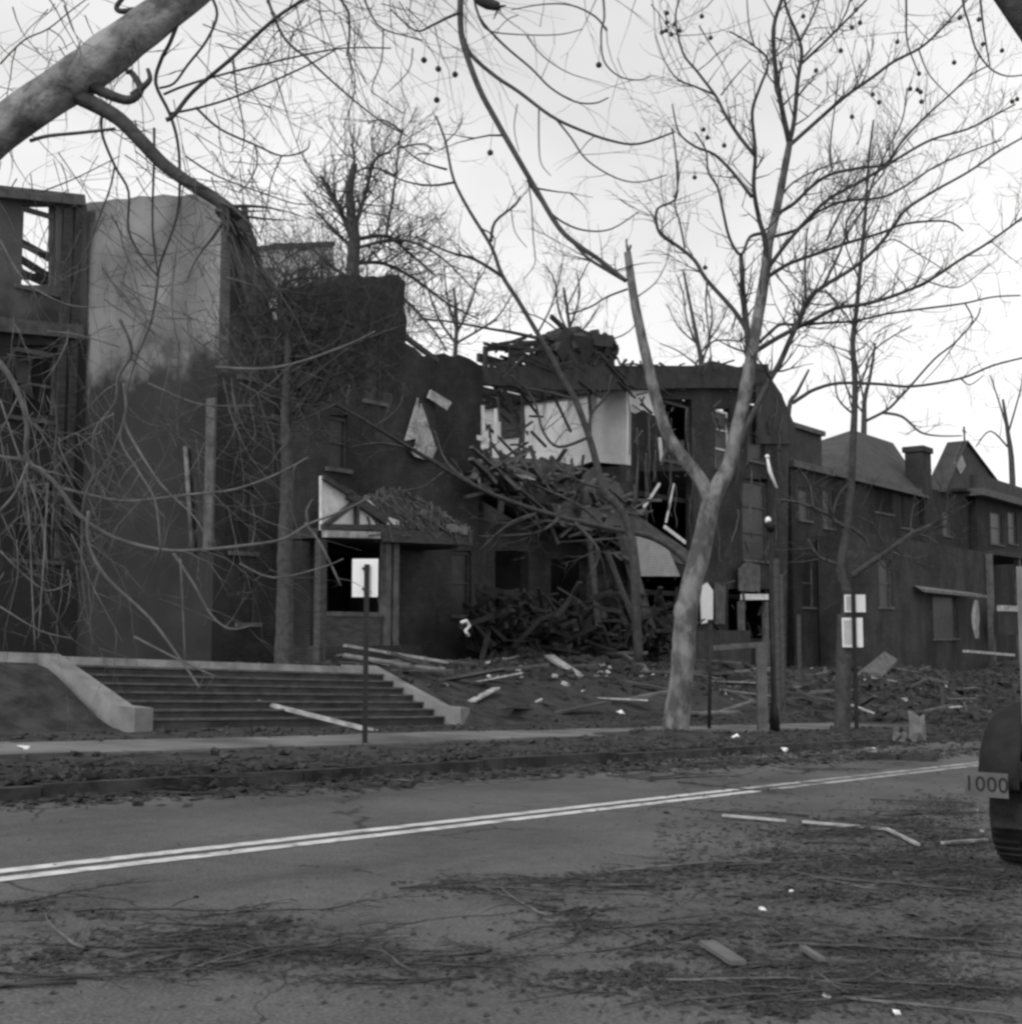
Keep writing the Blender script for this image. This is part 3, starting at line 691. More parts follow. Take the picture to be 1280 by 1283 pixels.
# ------------------------------------------------------------------ further houses on the right
def house_box(name, label, n, u0, u1, vtop, mwall, holes=(), depth=9, vt1=None):
    s0, z0_ = PN(u0, vtop, n); s1, z1_ = PN(u1, vt1 or vtop, n); ztop = z0_
    t = thing(name, W((s0+s1)/2, n), label, 'house')
    zb = Z(s1, n)-1.5
    hl = []
    for h in holes:
        a0, zt = PN(h[0], h[1], n); a1, _ = PN(h[2], h[3], n); _, zq = PN(h[0], h[3], n); hl.append([(a0, zq), (a1, zq), (a1, zt), (a0, zt)])
    MB().poly([(s0, zb), (s1, zb), (s1, ztop), (s0, ztop)], hl, fN(n), 0, .3).build('facade', mwall, t)
    sd_ = MB(); sd_.sbox(s0, s0+.3, n+.303, n+depth, zb, ztop-.002); sd_.build('side_wall', mwall, t)
    MB().sbox(s1-.3, s1, n+.303, n+depth, zb, ztop-.002).build('side_wall', mwall, t)
    MB().sbox(s0+.3, s1-.3, n+depth-.3, n+depth, zb, ztop-.002).build('rear_wall', mwall, t)
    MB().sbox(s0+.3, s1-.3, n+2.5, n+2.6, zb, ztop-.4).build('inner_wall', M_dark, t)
    for h in holes: windowN(t, n, *h, M_trim)
    return t, s0, s1, ztop, zb
D, s0, s1, zt, zb = house_box('brick_house', 'dark brick house with hipped roof right of the wrecked house', 26.3, 990, 1150, 585, M_brick3,
    [(1000, 610, 1016, 650), (1030, 612, 1044, 660), (1095, 605, 1118, 640), (1128, 618, 1142, 660), (1004, 700, 1020, 760), (1034, 700, 1050, 770), (1092, 700, 1110, 760)])
b = MB(); n_ = 26.3
f1 = lambda a, z: W(a, n_, z)
sm = PN(1044, 560, n_)[0]; zr = PN(1085, 540, 29.5)[1]
# hip roof over the right part
e0 = PN(1040, 572, n_); e1 = PN(1154, 572, n_); zt2 = zt+.5
r0 = PN(1068, 540, 30)[0]; r1 = PN(1118, 538, 30)[0]
vs = [W(e0[0]-.3, n_-.4, zt), W(e1[0]+.3, n_-.4, zt), W(e1[0]+.3, n_+9.2, zt), W(e0[0]-.3, n_+9.2, zt), W(r0, 30, zr), W(r1, 30, zr), W(r0, 30, zr)]
b.add(vs[:6], [(0, 1, 5, 4), (1, 2, 5), (2, 3, 4, 5), (3, 0, 4), (3, 2, 1, 0)]); b.build('roof', M_roofl, D)
b = MB(); b.sbox(s0-.1, e0[0]-.35, n_-.25, n_+9, zt+.003, zt+.35); b.build('flat_roof', M_trim, D)
b = MB(); zp = PN(1000, 540, n_+.5)[1]; b.sbox(s0+.5, e0[0]-.4, n_+.3, n_+8, zt+.353, zp); b.build('attic', M_roof, D)
MB().sbox(s0+.3, e0[0]-.3, n_+.1, n_+8.2, zp+.003, zp+.25).build('attic_roof', M_trim, D)
s_, z_ = PN(1062, 590, n_); s2_, z2_ = PN(1150, 590, n_)
MB().sbox(s_, s2_, n_-.18, n_-.003, z_-.45, z_-.05).build('string_course', M_trim, D)
sc_, zc_ = PN(1157, 565, 26); s2_, _ = PN(1165, 565, 26)
ch = MB(); ch.sbox(sc_, s2_+.4, 26.1, 27.2, zb, zc_); ch.sbox(sc_-.12, s2_+.52, 25.98, 27.32, zc_+.003, zc_+.35); ch.build('chimney', M_brick2, D)
Eh, s0, s1, zt, zb = house_box('gabled_house', 'far house with steep decorated gable and cross finial', 27.5, 1166, 1262, 612, M_brick3, [(1180, 640, 1192, 670), (1215, 640, 1230, 670), (1180, 700, 1194, 740)])
ng = 27.3
gp = [(1182, 612), (1206, 553), (1212, 558), (1232, 582), (1252, 612)]
MB().poly([PN(u, v, ng) for u, v in gp], [], fN(ng), 0, .18).build('gable', M_roofl, Eh)
a_, z_ = PN(1206, 558, ng)
MB().poly([PN(u, v, ng-.06) for u, v in ((1196, 580), (1205, 570), (1210, 584), (1203, 594))], [], fN(ng-.06), 0, .055).build('gable_ornament', M_plankp, Eh)
b = MB()
L0 = PN(1179, 616, ng); R0 = PN(1255, 614, ng); T0_ = PN(1208, 552, ng)
zt_ = T0_[1]
b.add([W(L0[0], ng-.25, L0[1]), W(T0_[0], ng-.25, zt_), W(T0_[0], ng+1.2, zt_), W(L0[0], ng+1.2, L0[1]), W(R0[0], ng-.25, R0[1]), W(R0[0], ng+1.2, R0[1])], [(0, 1, 2, 3), (1, 4, 5, 2), (0, 3, 5, 4)])
b.build('roof', M_roof, Eh)
b = MB(); b.beam(W(T0_[0], ng, zt_), W(T0_[0], ng, zt_+1.0), .1); b.beam(W(T0_[0]-.3, ng, zt_+.65), W(T0_[0]+.3, ng, zt_+.65), .08); b.build('finial', M_metal, Eh)
Eh2, s0, s1, zt, zb = house_box('porch_house', 'last dark house at right edge with wide eaves over its porch', 27.0, 1222, 1345, 622, M_brick3, [(1240, 640, 1256, 680), (1262, 640, 1274, 680), (1300, 640, 1316, 700)])
b = MB(); b.sbox(s0-.8, s1, 26.2, 36.5, zt+.003, zt+.5); b.build('eaves', M_trim, Eh2)
b = MB(); b.sbox(s0+.3, s1, 26.8, 35, zt+.503, zt+1.6); b.build('roof', M_roofl, Eh2)
sp0, zp_ = PN(1235, 690, 24); sp1, _ = PN(1300, 690, 24)
MB().sbox(sp0, sp1, 23.2, 26.99, zp_-.3, zp_).build('porch_roof', M_tar, Eh2)
for u in (1240, 1275): 
    s_, _ = PN(u, 690, 23.4); MB().sbox(s_-.18, s_+.18, 23.3, 23.66, zb, zp_-.303).build('porch_post', M_trim, Eh2)
Gh, s0, s1, zt, zb = house_box('low_brick_house', 'dark low front building behind the sloping pale awning', 23.6, 1085, 1232, 668, M_brick2, [(1100, 700, 1118, 760), (1168, 745, 1200, 800)], 2.6)
a_, b_ = leanpx(1157, 738, 23.0, 1236, 746, 22.4)
aw = MB(); aw.add([a_, b_, b_+Vector((-DY*1.0, DX*1.0, .2)), a_+Vector((-DY*.5, DX*.5, .2)), a_-Vector((0, 0, .16)), b_-Vector((0, 0, .16))], [(0, 1, 2, 3), (4, 5, 1, 0), (3, 2, 5, 4), (0, 3, 4), (1, 5, 2)])
aw.build('awning', M_plank, Gh)
# pale cloth hanging in the doorway, pale rail below
p = PN(1222, 752, 22.5); q = PN(1222, 800, 22.5)
b = MB(); 
zz_ = lin(p[1], q[1], 9); pts = []
vs = []; fs = []
for i, z in enumerate(zz_):
    wd = .28+.22*math.sin(i*.42); 
    for j in range(7):
        t = j/6-.5; vs.append(W(p[0]+t*2*wd, 22.5+.09*math.sin(j*2+i*.4), z)); 
for i in range(8):
    for j in range(6): fs.append((i*7+j, i*7+j+1, (i+1)*7+j+1, (i+1)*7+j))
b.add(vs, fs, True); b.add([v+Vector((DY*-.0, 0, 0))+Vector((-DY*.03, DX*.03, 0)) for v in vs], [f[::-1] for f in fs], True)
tag(b.build('hanging_cloth', M_cloth), 'long pale cloth hanging in front of dark doorway under the awning', 'cloth')
a_, b_ = leanpx(1209, 816, 21.5, 1268, 821, 20.8)
timber('pale_board', a_, b_, .3, .14, M_plankp, 'long pale board lying flat below the hanging cloth', 'board')
a_, b_ = leanpx(1253, 762, 22.5, 1290, 764, 22.2); 
lb = thing('window_box', a_, 'short pale ledge at right edge behind the parked truck', 'ledge')
MB().beam(a_, b_, .4, .35).build('ledge', M_plankp, lb); MB().beam(a_-Vector((0, 0, .9)), b_-Vector((0, 0, .9)), .3, 1.4).build('support', M_brick2, lb)

# far pale block above the left ruin, behind the brush
nF = 60
Fb = thing('distant_block', W(60, nF, PN(360, 700, nF)[1]), 'faint pale flat-roofed block far behind the tall brick ruin', 'building')
MB().poly([PN(u, v, nF) for u, v in ((300, 316), (345, 309), (418, 306), (418, 650), (300, 650))], [[PN(u, v, nF) for u, v in rectp(330, 335, 345, 360)[::-1]], [PN(u, v, nF) for u, v in rectp(372, 335, 387, 360)[::-1]]], fN(nF), 0, 8).build('wall', M_pale, Fb)
MB().poly([PN(u, v, nF-.3) for u, v in ((298, 312), (345, 305), (420, 302), (420, 308), (345, 311), (298, 318))], [], fN(nF-.3), 0, .29).build('parapet', M_trim, Fb)
# shed roof of debris among the right pile
def chunkpile(name, m, cnt, seed, pick, size, label=None):
    rr = random.Random(seed); b = MB()
    for i in range(cnt):
        s, n = pick(rr); q = rr.random()**2.2; sz = size*(.35+q)
        c = W(s, n, None, sz*.25)
        b.box(c, (sz*rr.uniform(.4, 1), sz*rr.uniform(.3, .6), sz*rr.uniform(.2, .45)), Matrix.Rotation(rr.uniform(0, 3.1), 3, Vector((rr.gauss(0, .3), rr.gauss(0, .3), 1)).normalized()))
    return kind(b.build(name, m, None, (0, 0, 0)), 'stuff')
def pk_yard(rr):
    s = rr.uniform(19.5, 62)**1.0; n = rr.gauss(21.6, 1.9) if s < 40 else rr.gauss(20.5, 2.6)
    return s, max(15.2, min(25.5, n))
def pk_pile(rr):
    m = rr.choice(MOUNDS[:6]); return m[0]+rr.gauss(0, m[2]*.6), m[1]+rr.gauss(0, m[3]*.6)
chunkpile('brick_rubble', M_rub, 5000, 1, pk_yard, .11)
chunkpile('masonry_rubble', M_rub, 2200, 2, pk_pile, .2)
chunkpile('plaster_rubble', M_rubl, 260, 3, pk_yard, .13)
def pk_verge(rr): return rr.uniform(4, 60), rr.choice((rr.uniform(9.2, 12.6), rr.uniform(14.3, 16.8), rr.gauss(10.2, .5)))
chunkpile('verge_rubble', M_litter, 6000, 4, pk_verge, .07)
def pk_kerb(rr): return rr.uniform(2, 60), rr.gauss(9.95, .16)
chunkpile('kerb_litter', M_litter, 3500, 14, pk_kerb, .07)
def pk_far(rr): return rr.uniform(36, 95), rr.uniform(12, 23)
chunkpile('far_rubble', M_rub, 3000, 5, pk_far, .28)

# planks lying in the yards
R2 = random.Random(21)
plank_src = {}
def plank(src, m, L, w_, t_):
    o = MB().box((0, 0, t_/2), (L/2, w_/2, t_/2)).build(src, m, None, (0, 0, 0)); return o
psrc = [plank('plank', M_plank, 2.6, .16, .05), plank('plank', M_plankp, 1.7, .2, .04), plank('plank', M_trim, 3.4, .12, .08), plank('plank', M_wood, 2.2, .22, .06)]
spots = []
for i in range(84):
    s = R2.uniform(21, 58); n = R2.uniform(16.2, 24.0) if s < 42 else R2.uniform(15, 23.5)
    spots.append((s, n))
PL = ['dull bare plank lying in the rubble of the ruined yards', 'short pale painted board lying in the rubble', 'long weathered batten lying across the rubble', 'charred dark plank lying in the rubble']
for i, (s, n) in enumerate(spots):
    j = R2.choice((0, 0, 1, 2, 2, 3, 3)); 
    src = psrc[j]
    o = src if 'used' not in src else src.copy()
    if 'used' in src: C.objects.link(o)
    src['used'] = 1
    o.location = W(s, n, None, .05+R2.uniform(0, .08)); o.rotation_euler = (R2.gauss(0, .15), R2.gauss(0, .12)-.02, math.atan2(DY, DX)+R2.gauss(0, .55)+(math.pi/2 if R2.random() < .2 else 0))
    tag(o, PL[j], 'plank', ('bare planks', 'pale painted boards', 'weathered battens', 'charred planks')[j]+' in the rubble')
for s_ in psrc:
    if 'used' in s_: del s_['used']
for o in bpy.data.objects:
    if 'used' in o: del o['used']
# the few planks that stand out
def lie(u0, v0, u1, v1, off, w_, h_, m, label, cat='board', lift=.05):
    a_ = PG(u0, v0, off); b_ = PG(u1, v1, off)
    za = Z(*st(a_.x, a_.y))+lift; zb_ = Z(*st(b_.x, b_.y))+lift
    return timber('board', Vector((a_.x, a_.y, max(a_.z, za))), Vector((b_.x, b_.y, max(b_.z, zb_))), w_, h_, m, label, cat)
def pyard(u, v, n): s, z = PN(u, v, n); return W(s, n, z)
for (u0, v0, n0, u1, v1, n1, w_, m, lab) in (
    (432, 809, 21.6, 560, 830, 21.2, .13, M_plankp, 'long white board on the rubble just behind the top of the steps'),
    (560, 828, 21.6, 660, 840, 21.2, .12, M_plank, 'second pale board continuing the long white one to the right'),
    (688, 822, 21.2, 740, 857, 19.4, .34, M_plankp, 'broad pale board sliding down the rubble bank'),
    (490, 846, 20.7, 575, 848, 20.6, .12, M_plankp, 'short white board lying level beside the right step wall'),
    (895, 862, 19.5, 948, 880, 17.4, .14, M_plank, 'crooked pale board lying right of the big tree'),
    (322, 879, 18.4, 484, 920, 15.6, .09, M_plankp, 'long thin white pole lying down the front steps')):
    timber('board', pyard(u0, v0, n0), pyard(u1, v1, n1), w_, .07, m, lab, 'board')
# curled strip of white trim and small white scraps
b = MB(); b.tube([pyard(u, v, 21.0) for u, v in ((578, 780), (584, 778), (588, 784), (583, 790), (587, 797))], [.05]*5, 6)
tag(b.build('bent_pipe', M_sign), 'small bent white pipe sticking up from the rubble', 'pipe')
sc = [(733, 901, 15.5), (777, 904, 15.3), (921, 928, 13.5), (980, 931, 13.3), (1092, 932, 12.6), (865, 895, 15.4), (25, 940, 13.4), (1112, 880, 15), (1125, 884, 15), (1230, 1042, 5), (1226, 1016, 5), (955, 1140, 2), (993, 1118, 2), (1035, 1250, 2), (1122, 1270, 2)]
def scrap(sd):
    rr = random.Random(sd); b = MB(); vs = []; fs = []
    for i in range(4):
        for j in range(4): vs.append(Vector(((i-1.5)*.045+rr.gauss(0, .008), (j-1.5)*.035+rr.gauss(0, .008), .05+rr.gauss(0, .022))))
    for i in range(3):
        for j in range(3): fs.append((i*4+j, i*4+4+j, i*4+5+j, i*4+j+1))
    b.add(vs, fs); b.add([v-Vector((0, 0, .004)) for v in vs], [f[::-1] for f in fs]); return b
s0_ = scrap(1).build('paper_scrap', M_sign, None, (0, 0, 0)); first = True
for (u, v, nn_) in sc:
    p = PG(u, v, .16 if v < 1000 else 0.0); o = s0_ if first else s0_.copy()
    if not first: C.objects.link(o)
    first = False
    s, n = st(p.x, p.y); o.location = W(s, n, None, -.01); o.rotation_euler = (R2.gauss(.5, .3), R2.gauss(0, .3), R2.uniform(0, 6)); o.scale = (1.3 if v < 1000 else .3,)*3
    tag(o, 'small crumpled white scrap of paper lying on the ground', 'paper', 'white paper scraps on the ground')
# peaked pale sheet and cardboard in the right debris
a_ = PG(1150, 930, .15); 
b = scrap(3); b.v = [a_+Vector((v.x*2.6, v.z*1.6, .3+v.y*5.2)) for v in b.v]
b2_ = scrap(4); b.add([a_+Vector((v.x*2.2-.3, v.z*2+.06, .15+v.y*2.8)) for v in b2_.v], b2_.f)
tag(b.build('torn_sheet', M_plank), 'torn pale sheet standing up at the far kerb', 'sheet')
ps = [(1068, 848, 19.6), (1108, 816, 20.5), (1124, 826, 20.3), (1100, 852, 19)]
b = MB(); vv = [pyard(*p) for p in ps]; b.add(vv+[v+Vector((0, 0, -.12)) for v in vv], [(0, 1, 2, 3), (7, 6, 5, 4), (0, 4, 5, 1), (1, 5, 6, 2), (2, 6, 7, 3), (3, 7, 4, 0)])
tag(b.build('fallen_roof_panel', M_trim), 'grey roof panel lying on the debris pile right of the pole sign', 'panel')

# dark blocks lying on the far lane
b = MB(); p = PG(1117, 952, 0)
for i in range(9): b.box(p+Vector((R.uniform(-.6, .6), R.uniform(-.12, .12), .03+R.uniform(0, .06))), (R.uniform(.1, .3), .07, .05), Matrix.Rotation(R.uniform(-.4, .4), 3, 'Z'))
tag(b.build('charred_beam', M_tar), 'low charred beam end lying on the far lane', 'beam')

# ------------------------------------------------------------------ trees
def pathlen(p): return sum((p[i+1]-p[i]).length for i in range(len(p)-1))
def resample(p, r, k):
    """catmull-rom smoothing"""
    out = []; ro = []
    n = len(p)
    for i in range(n-1):
        p0, p1, p2, p3 = p[max(0, i-1)], p[i], p[i+1], p[min(n-1, i+2)]
        for j in range(k):
            t = j/k; t2 = t*t; t3 = t2*t
            out.append(.5*((2*p1)+(-p0+p2)*t+(2*p0-5*p1+4*p2-p3)*t2+(-p0+3*p1-3*p2+p3)*t3)); ro.append(r[i]+(r[i+1]-r[i])*t)
    out.append(p[-1]); ro.append(r[-1]); return out, ro
class Tree:
    def __init__(self, Y0, seed): self.Y0 = Y0; self.px = []; self.rr = random.Random(seed)
    def trace(self, pts, r0, r1, spread=.35, Y=None, Ys=None):
        """pts in photograph pixels; radii in pixels; the depth starts on the limb it leaves"""
        if Ys is None:
            if Y is None:
                if self.px:
                    u, v = pts[0]; Y = min(self.px, key=lambda q: (q[0]-u)**2+(q[1]-v)**2)[2]
                else: Y = self.Y0
            tot = sum(math.hypot(pts[i+1][0]-pts[i][0], pts[i+1][1]-pts[i][1]) for i in range(len(pts)-1))*Y/FP
            dY = self.rr.uniform(-spread, spread)*tot; Ys = []; acc = 0
            for i, p in enumerate(pts):
                if i: acc += math.hypot(p[0]-pts[i-1][0], p[1]-pts[i-1][1])*Y/FP
                Ys.append(Y+dY*acc/max(tot, 1e-6))
        n = len(pts); P = []; rad = []
        for i, (p, y) in enumerate(zip(pts, Ys)):
            P.append(PY(p[0], p[1], y)); rad.append((r0+(r1-r0)*i/(n-1))*y/FP); self.px.append((p[0], p[1], y))
        return resample(P, rad, 4)
def twig(b, p, d, L, r, rr, depth, up=0.0, droop=0.0, sides=3, segs=5, kids=3, spread=.7):
    pts = [p]; rad = [r]; d = d.normalized(); c = p
    for i in range(segs):
        d = (d + Vector((rr.gauss(0, .13), rr.gauss(0, .13), rr.gauss(0, .1)+up*.16-droop*.2))).normalized()
        c = c + d*L/segs; pts.append(c); rad.append(max(r*(1-(i+1)/(segs+.6)), r*.25))
        if depth > 0 and i > 0 and kids:
            for k_ in range(1 if rr.random() < kids/segs else 0):
                dd = (d + Vector((rr.gauss(0, spread), rr.gauss(0, spread), rr.gauss(0, spread)))).normalized()
                twig(b, c, dd, L*rr.uniform(.4, .7), r*.62, rr, depth-1, up, droop, 3, segs, kids, spread)
    b.tube(pts, rad, sides, False)
def dress(b, P, rad, rr, per_m, L, depth=1, up=.5, droop=0, start=.2, rt=.5, kids=3, rmin=.004, spread=.7):
    tot = pathlen(P); n = int(tot*per_m+rr.random()); m = len(P)
    for k_ in range(n):
        i = int((start+(1-start)*rr.random())*(m-1.01)); d = (P[i+1]-P[i]).normalized()
        dd = (d*.6 + Vector((rr.gauss(0, 1), rr.gauss(0, 1), rr.gauss(0, .8)+up)).normalized()*.8)
        twig(b, P[i], dd, L*rr.uniform(.5, 1.2), max(rmin, rad[i]*rt), rr, depth, up, droop, kids=kids, spread=spread)

# --- main sycamore in the middle
T = Tree(22.4, 1); base = W(*st(PG(848, 918, .15).x, PG(848, 918, .15).y)); 
BT = base.y; T.Y0 = BT
tree1 = thing('sycamore_tree', base, 'bare pale-barked tree with a forked trunk, left fork snapped off', 'tree')
def P1(pts, r0, r1, **k): return T.trace(pts, r0, r1, **k)
tb = MB()
P, r = T.trace([(842, 938), (845, 915), (851, 870), (857, 810), (860, 770), (866, 735), (875, 700), (884, 660), (890, 628)], 16.5, 11.5, 0)
r[0] *= 1.4; r[1] *= 1.32; r[2] *= 1.2; r[3] *= 1.12; r[4] *= 1.06; r[5] *= 1.03
tb.tube(P, r, 16, True, .16)
P, r = T.trace([(889, 636), (898, 612), (912, 585), (922, 545), (932, 500), (939, 460), (947, 410), (957, 350), (963, 305), (973, 262), (984, 205), (989, 178)], 11.5, 4, .05)
tb.tube(P, r, 12, True, .12)
P2, r2 = T.trace([(890, 640), (880, 606), (858, 577), (836, 545), (822, 500), (810, 450), (800, 405), (792, 360), (786, 316)], 9.5, 4.8, .08)
tb.tube(P2, r2, 12, True, .15)
e = P2[-1]
for k_ in range(5): tb.beam(e-Vector((0, 0, .1)), e+Vector((R.uniform(-.08, .08), R.uniform(-.05, .05), R.uniform(.1, .3))), .03)
k_ = PY(856, 772, BT-.2); tb.ball(PY(856, 768, BT-.02), .21, 14, 9, 1.5)
tb.build('trunk', M_bark1, tree1)
BR = [
 ([(989, 180), (979, 134), (971, 84), (969, 34), (980, -5), (986, -50)], 4.5, 2.5),
 ([(989, 178), (995, 148), (999, 101), (1004, 67), (999, 44), (984, 7), (978, -40)], 4, 2),
 ([(1004, 79), (1031, 54), (1055, 30), (1072, 13), (1092, -8)], 2.5, 1.5),
 ([(1002, 52), (1018, 20), (1027, -5), (1035, -40)], 2, 1),
 ([(990, 181), (1018, 156), (1058, 121), (1092, 97), (1119, 77), (1152, 60), (1175, 40), (1196, 17), (1215, -5)], 3.5, 1.4),
 ([(961, 330), (957, 296), (951, 275), (944, 235), (946, 191), (942, 141), (951, 111), (962, 77), (944, 57), (914, 39)], 4.5, 1.2),
 ([(956, 292), (939, 297), (928, 319), (914, 299), (905, 262), (899, 235), (887, 215), (884, 188), (870, 165)], 3, 1.2),
 ([(938, 470), (937, 430), (931, 370), (928, 319)], 6, 3.5),
 ([(942, 247), (917, 215), (894, 193), (870, 183), (850, 165), (842, 130)], 3, 1.1),
 ([(944, 193), (924, 168), (907, 141), (897, 121), (873, 89), (855, 65), (846, 20), (855, -10)], 3.2, 1.3),
 ([(895, 118), (870, 108), (848, 98), (832, 75), (820, 40)], 2, .8),
 ([(903, 119), (921, 96), (941, 74)], 1.6, .8),
 ([(941, 425), (930, 405), (917, 386), (884, 349), (870, 326), (850, 309), (828, 294), (822, 277), (824, 261), (841, 253), (848, 242), (847, 200), (842, 160)], 4, 1.2),
 ([(858, 311), (851, 277), (845, 255), (850, 225), (849, 200)], 1.8, .8),
 ([(886, 352), (884, 380), (888, 420), (891, 455)], 1.5, 1),
 ([(957, 350), (975, 338), (991, 329), (1025, 317), (1062, 304), (1102, 292), (1135, 280), (1186, 277), (1206, 289)], 3.6, 1.3),
 ([(959, 340), (984, 306), (1011, 275), (1038, 249), (1082, 225), (1125, 198), (1166, 175), (1213, 161), (1246, 144), (1272, 130)], 3.6, 1.2),
 ([(972, 268), (994, 255), (1018, 232), (1041, 218), (1078, 210), (1109, 205), (1129, 178), (1160, 145), (1190, 118), (1216, 94), (1240, 81)], 3.2, 1.1),
 ([(976, 250), (994, 228), (1035, 208), (1060, 200)], 2, 1),
 ([(970, 296), (1001, 286), (1025, 265), (1058, 252), (1105, 247), (1135, 232), (1172, 208), (1219, 188), (1255, 175)], 2.8, 1),
 ([(918, 575), (935, 535), (952, 500), (965, 474), (976, 456), (989, 427), (999, 405), (1010, 379), (1029, 360), (1068, 336), (1099, 309), (1120, 282), (1135, 262), (1172, 238), (1213, 215), (1253, 188), (1285, 170)], 5.5, 1.4),
 ([(945, 441), (969, 426), (991, 414), (1020, 400), (1048, 386), (1087, 380), (1126, 368), (1162, 352), (1203, 325), (1233, 307), (1264, 285), (1290, 265)], 4, 1.6),
 ([(948, 432), (969, 412), (980, 406), (999, 407), (1040, 404), (1071, 402), (1111, 393), (1162, 386), (1207, 380), (1243, 372), (1278, 370)], 2.8, 1.2),
 ([(1010, 379), (1008, 334), (1010, 296), (1012, 285)], 1.8, 1.2),
 ([(1030, 360), (1050, 320), (1060, 295), (1085, 255), (1092, 230), (1110, 190), (1130, 150), (1136, 110)], 2.2, 1),
 ([(1062, 304), (1060, 280), (1075, 255), (1100, 225), (1120, 195), (1150, 160)], 2, .9),
 ([(1035, 302), (1050, 270), (1068, 238), (1082, 222)], 2, 1.2),
 ([(1042, 215), (1040, 180), (1046, 130), (1050, 90)], 1.6, .7),
 ([(1100, 308), (1120, 300), (1150, 318), (1170, 330), (1200, 350)], 1.2, .7),
 ([(1160, 352), (1190, 360), (1210, 355), (1240, 330)], 1.2, .6),
 ([(1033, 363), (1060, 395), (1075, 420)], 1.8, .8),
 ([(1208, 379), (1218, 402), (1200, 425), (1178, 455), (1155, 480)], 1.3, .7),
 ([(962, 77), (975, 60), (985, 20)], 1.4, .8),
 ([(945, 58), (938, 30), (935, -10)], 1.5, .8),
 ([(1150, 60), (1165, 95), (1200, 130)], 1.4, .7),
 ([(784, 352), (760, 338), (735, 322), (715, 300)], 3.0, 2.2),
 ([(786, 362), (760, 372), (738, 385), (709, 392), (722, 360), (736, 331), (745, 320)], 1.8, .8),
 ([(798, 372), (820, 355), (832, 335), (838, 318)], 1.2, .7),
 ([(986, 180), (980, 155), (966, 120)], 1.4, .6),
]
rr = random.Random(4)
TIPS = []
for i, (pts, r0, r1) in enumerate(BR):
    P, r = T.trace(pts, r0*.8, r1*.8, .4); b = MB(); b.tube(P, r, 6, True)
    right = pts[-1][0] > 1000
    if len(pts) > 3: dress(b, P, r, rr, 4.6 if right else 3.2, 1.05, 2, .5 if pts[-1][0] > 860 else .2, 0, .15, .5, 3, .0065)
    b.build('branch', M_bark2, tree1); TIPS += P[len(P)//2:]
for (u, v) in ((834, 38), (841, 43), (851, 38), (829, 40), (835, 16), (835, 28), (890, 47), (879, 20), (886, 172), (881, 162), (907, 182), (870, 222), (1006, 20), (1053, 63), (1072, 12), (1077, 28), (1067, 34), (1124, 52), (1101, 128), (1093, 118), (1154, 127), (1153, 115), (1202, 22), (1226, 24), (1231, 55), (1255, 63), (1268, 127), (1274, 124), (1151, 92), (1067, 146), (1195, 78), (845, 30), (1140, 111), (1149, 112), (883, 335), (1022, 88)):
    o = MB().ball(PY(u, v, BT+rr.uniform(-.8, .8)), .052, 7, 5); pp = o.v[0]; o.tube([pp, pp+Vector((rr.uniform(-.05, .05), 0, .18))], [.006, .006], 3); o.build('seed_ball', M_ball, tree1)

# --- thin tree behind the double sign
T = Tree(30.5, 2); b0 = PG(1055, 912, .15); T.Y0 = b0.y-.6
tree2 = thing('slender_tree', b0, 'slender bare tree with dark lower trunk behind the two-panel sign', 'tree')
tb = MB(); P, r = T.trace([(1054, 925), (1055, 905), (1056, 860), (1057, 812), (1058, 770)], 11, 9, 0); tb.tube(P, r, 10, True, .12)
P, r = T.trace([(1058, 775), (1062, 745), (1053, 715), (1057, 685), (1063, 640), (1067, 590), (1069, 540), (1071, 480), (1068, 430), (1073, 385), (1078, 330), (1083, 280), (1086, 230), (1089, 190), (1094, 150)], 6.5, 1.1, 0); r = [max(x, .02) for x in r]; tb.tube(P, r, 10, True, .15)
tb.build('trunk', M_bark3, tree2); Pm, rm = P, r
for pts, r0, r1 in (([(1067, 722), (1086, 708), (1113, 690), (1142, 669), (1174, 655), (1182, 650)], 4.5, 2), ([(1064, 663), (1046, 653), (1038, 645), (1004, 631), (977, 626)], 3.2, 1.6), ([(1065, 660), (1086, 679), (1076, 695), (1070, 706)], 2.5, 1.5), ([(1052, 708), (1030, 700), (1020, 690), (1012, 675)], 2.5, 1.4), ([(1042, 646), (1050, 622), (1062, 606)], 2, 1.3), ([(1142, 669), (1160, 672), (1175, 682)], 2, 1),
    ([(1018, 636), (1015, 610), (1005, 592)], 1.8, 1), ([(1070, 500), (1082, 470), (1094, 440), (1120, 420), (1142, 408)], 1.5, .7), ([(1070, 520), (1050, 500), (1045, 470)], 1.5, .7), ([(1081, 300), (1100, 260), (1110, 220)], 1.2, .6), ([(1076, 350), (1060, 310), (1055, 270)], 1.2, .6)):
    P, r = T.trace(pts, r0, r1, .3); b = MB(); b.tube(P, r, 6); dress(b, P, r, rr, 4.5, 1.2, 2, .2, 0, .3, .5, 3, .006); b.build('branch', M_bark3, tree2)
b = MB(); dress(b, Pm, rm, rr, 2.4, 1.1, 1, .5, 0, .45, .4, 3, .006); b.build('twigs', M_bark2, tree2)

